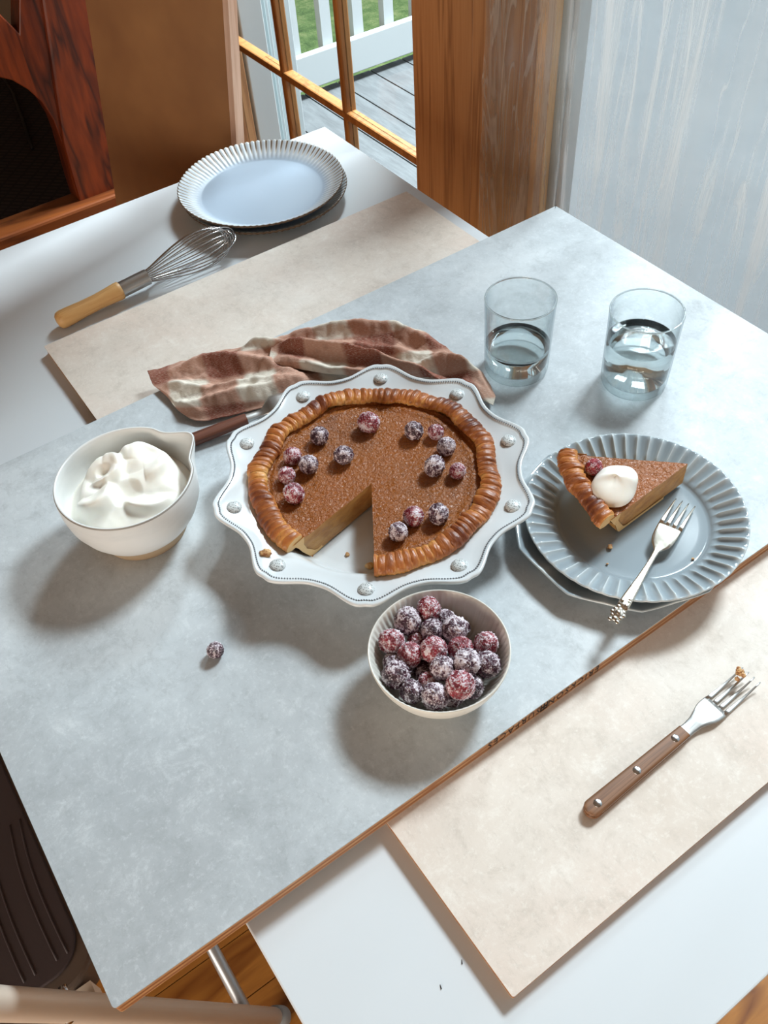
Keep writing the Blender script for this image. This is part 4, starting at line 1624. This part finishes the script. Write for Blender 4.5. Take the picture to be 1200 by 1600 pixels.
def smooth(pl_):
    out = []
    for k in range(81):
        out.append(poly_at(pl_, k/80))
    for it in range(5):
        out = [out[0]]+[(out[i-1]+out[i]*2+out[i+1])/4 for i in range(1, len(out)-1)]+[out[-1]]
    return out


def cloth(name_, far, near, ridges, base, seed, uvrot, mesh_name, nu=320, nv=130, edge=0.004, crink=1.0):
    far = smooth([v2(x, y, z) for x, y, z in far])
    near = smooth([v2(x, y, z) for x, y, z in near])
    rg = [([v2(x, y, z) for x, y, z in pts], h, w_) for pts, h, w_ in ridges]
    mb = MB()
    mb.uv = []
    ca, sa = math.cos(uvrot), math.sin(uvrot)

    def fn(u, v):
        p = poly_at(near, u).lerp(poly_at(far, u), v)
        h = 0.0
        arc = 0.0
        for pts, hh, ww in rg:
            best, bt = 9, 0
            for i in range(len(pts)-1):
                d, t = segd(p, pts[i], pts[i+1])
                if d < best:
                    best, bt = d, (i+t)/(len(pts)-1)
            taper = 0.55+0.45*math.sin(PI*min(1, max(0, bt)))
            h = h+1.45*hh*taper*math.exp(-(best/(ww*0.9))**1.45)
        ed = min(u, 1-u, v*1.6, (1-v)*1.6)
        k = sstep(0, 0.14, ed)
        z = base+edge+(0.35+0.65*k)*h
        z += crink*(0.0085*(0.5-abs(nz3(p.x*0.7+p.y*0.5, p.y, seed+30, 24)))*k+0.0035*nz3(p.x, p.y, seed, 26)+0.0028*nz3(p.x, p.y, seed+4, 60)+0.0014*nz3(p.x, p.y, seed+8, 130)+0.0008*(0.5-abs(nz3(p.x, p.y, seed+9, 220))))*(0.4+0.6*k)
        z = max(z, base+0.0012)
        uu, vv = p.x*ca-p.y*sa, p.x*sa+p.y*ca
        mb.uv.append((uu+0.35*z+0.01*nz3(p.x, p.y, seed+1, 14), vv*1.0+0.75*z+0.01*nz3(p.x, p.y, seed+2, 14)))
        return (p.x, p.y, z)
    mb.grid(fn, nu, nv)
    return mb


nap = thing('napkin', 'crumpled rust and cream plaid linen napkin behind the pie dish', 'napkin', (0, 0, 0))
far = [(231, 582, .004), (262, 566, .012), (300, 553, .014), (345, 535, .016), (378, 540, .012), (396, 524, .020), (430, 508, .030), (480, 504, .020), (540, 498, .020), (620, 499, .014), (665, 510, .012), (700, 545, .014), (735, 560, .020), (762, 582, .022), (774, 612, .018)]
near = [(240, 604, .002), (262, 622, .002), (282, 650, .002), (312, 664, .002), (350, 652, .004), (400, 632, .012), (440, 628, .008), (520, 612, .004), (600, 600, .004), (680, 600, .004), (720, 612, .004), (750, 630, .004), (770, 637, .004)]
ridges = [([(250, 585, .010), (330, 560, .018), (400, 560, .02), (470, 585, .02)], 0.014, 0.014),
          ([(262, 600, .01), (330, 615, .012), (400, 600, .014), (470, 596, .016)], 0.010, 0.010),
          ([(290, 640, .008), (340, 628, .012), (400, 612, .016), (450, 600, .016)], 0.012, 0.011),
          ([(385, 530, .020), (440, 540, .022), (520, 560, .024), (600, 575, .02)], 0.016, 0.013),
          ([(430, 515, .020), (520, 510, .022), (620, 512, .020), (690, 545, .018)], 0.016, 0.014),
          ([(520, 535, .018), (600, 545, .018), (680, 560, .018)], 0.010, 0.012),
          ([(640, 580, .016), (700, 565, .022), (745, 580, .024), (765, 605, .022)], 0.020, 0.013),
          ([(700, 600, .012), (740, 600, .02), (766, 622, .018)], 0.010, 0.010)]
mb = cloth('napkin', far, near, ridges, 0.0, 3.0, 0.5, 'cloth')
o = part('cloth', mb, M['plaid'], nap)
s_ = o.modifiers.new('thickness', 'SOLIDIFY')
s_.thickness = 0.0012
s_.offset = 1
# folded-over flap on top
far2 = [(424, 512, .040), (470, 522, .036), (530, 532, .034), (590, 548, .032), (640, 566, .030), (700, 585, .028)]
near2 = [(418, 556, .028), (445, 570, .024), (500, 582, .022), (560, 588, .022), (620, 592, .020), (690, 598, .018)]
ridges2 = [([(430, 522, .042), (500, 536, .040), (590, 556, .036), (680, 588, .03)], 0.016, 0.009),
           ([(430, 552, .03), (500, 570, .03), (600, 584, .028)], 0.005, 0.008)]
mb = cloth('napkin', far2, near2, ridges2, 0.016, 8.0, 0.95, 'fold', 200, 60, edge=0.004, crink=0.7)
o = part('fold', mb, M['plaid'], nap)
s_ = o.modifiers.new('thickness', 'SOLIDIFY')
s_.thickness = 0.0012
s_.offset = 1

# ------------------------------------------------------------------ crumbs


def crumb(px, py, z, r, label, dark=False):
    q = at(px, py, z+r*0.6)
    sd = random.uniform(0, 50)
    mb = MB().grid(lambda u, v: tuple(Vector((math.cos(2*PI*u)*math.sin(PI*v)*1.2, math.sin(2*PI*u)*math.sin(PI*v)*0.9, 0.7*math.cos(PI*v)))*r*(1+0.5*nz3(math.cos(2*PI*u)*1.5, math.sin(2*PI*u)*1.5, v*3+sd))), 14, 9, wu=True)
    solo('crumb', mb, M['crust'] if dark else M['crumb'], label, 'crumb', (q.x, q.y, z+r*0.5), random.uniform(0, 6), attr=None)


crumb(415, 864, 0.0430, 0.0050, 'golden pastry crumb on the left front rim of the pie dish')
crumb(543, 866, 0.0065, 0.0022, 'small crumb on the bare floor of the pie dish')
crumb(470, 876, 0.0068, 0.0040, 'crumb below the left cut edge of the pie')
crumb(577, 884, 0.0068, 0.0040, 'crumb beside the right cut corner of the pie', True)
crumb(486, 870, 0.0066, 0.0025, 'tiny crumb next to the left cut edge of the pie')
crumb(953, 854, 0.0122, 0.0026, 'crumb on the grey plate below the pie slice')
crumb(1083, 873, 0.0122, 0.0012, 'tiny crumb on the grey plate right of the silver fork')
crumb(949, 881, 0.0122, 0.0011, 'tiny crumb on the grey plate left of the fork handle')
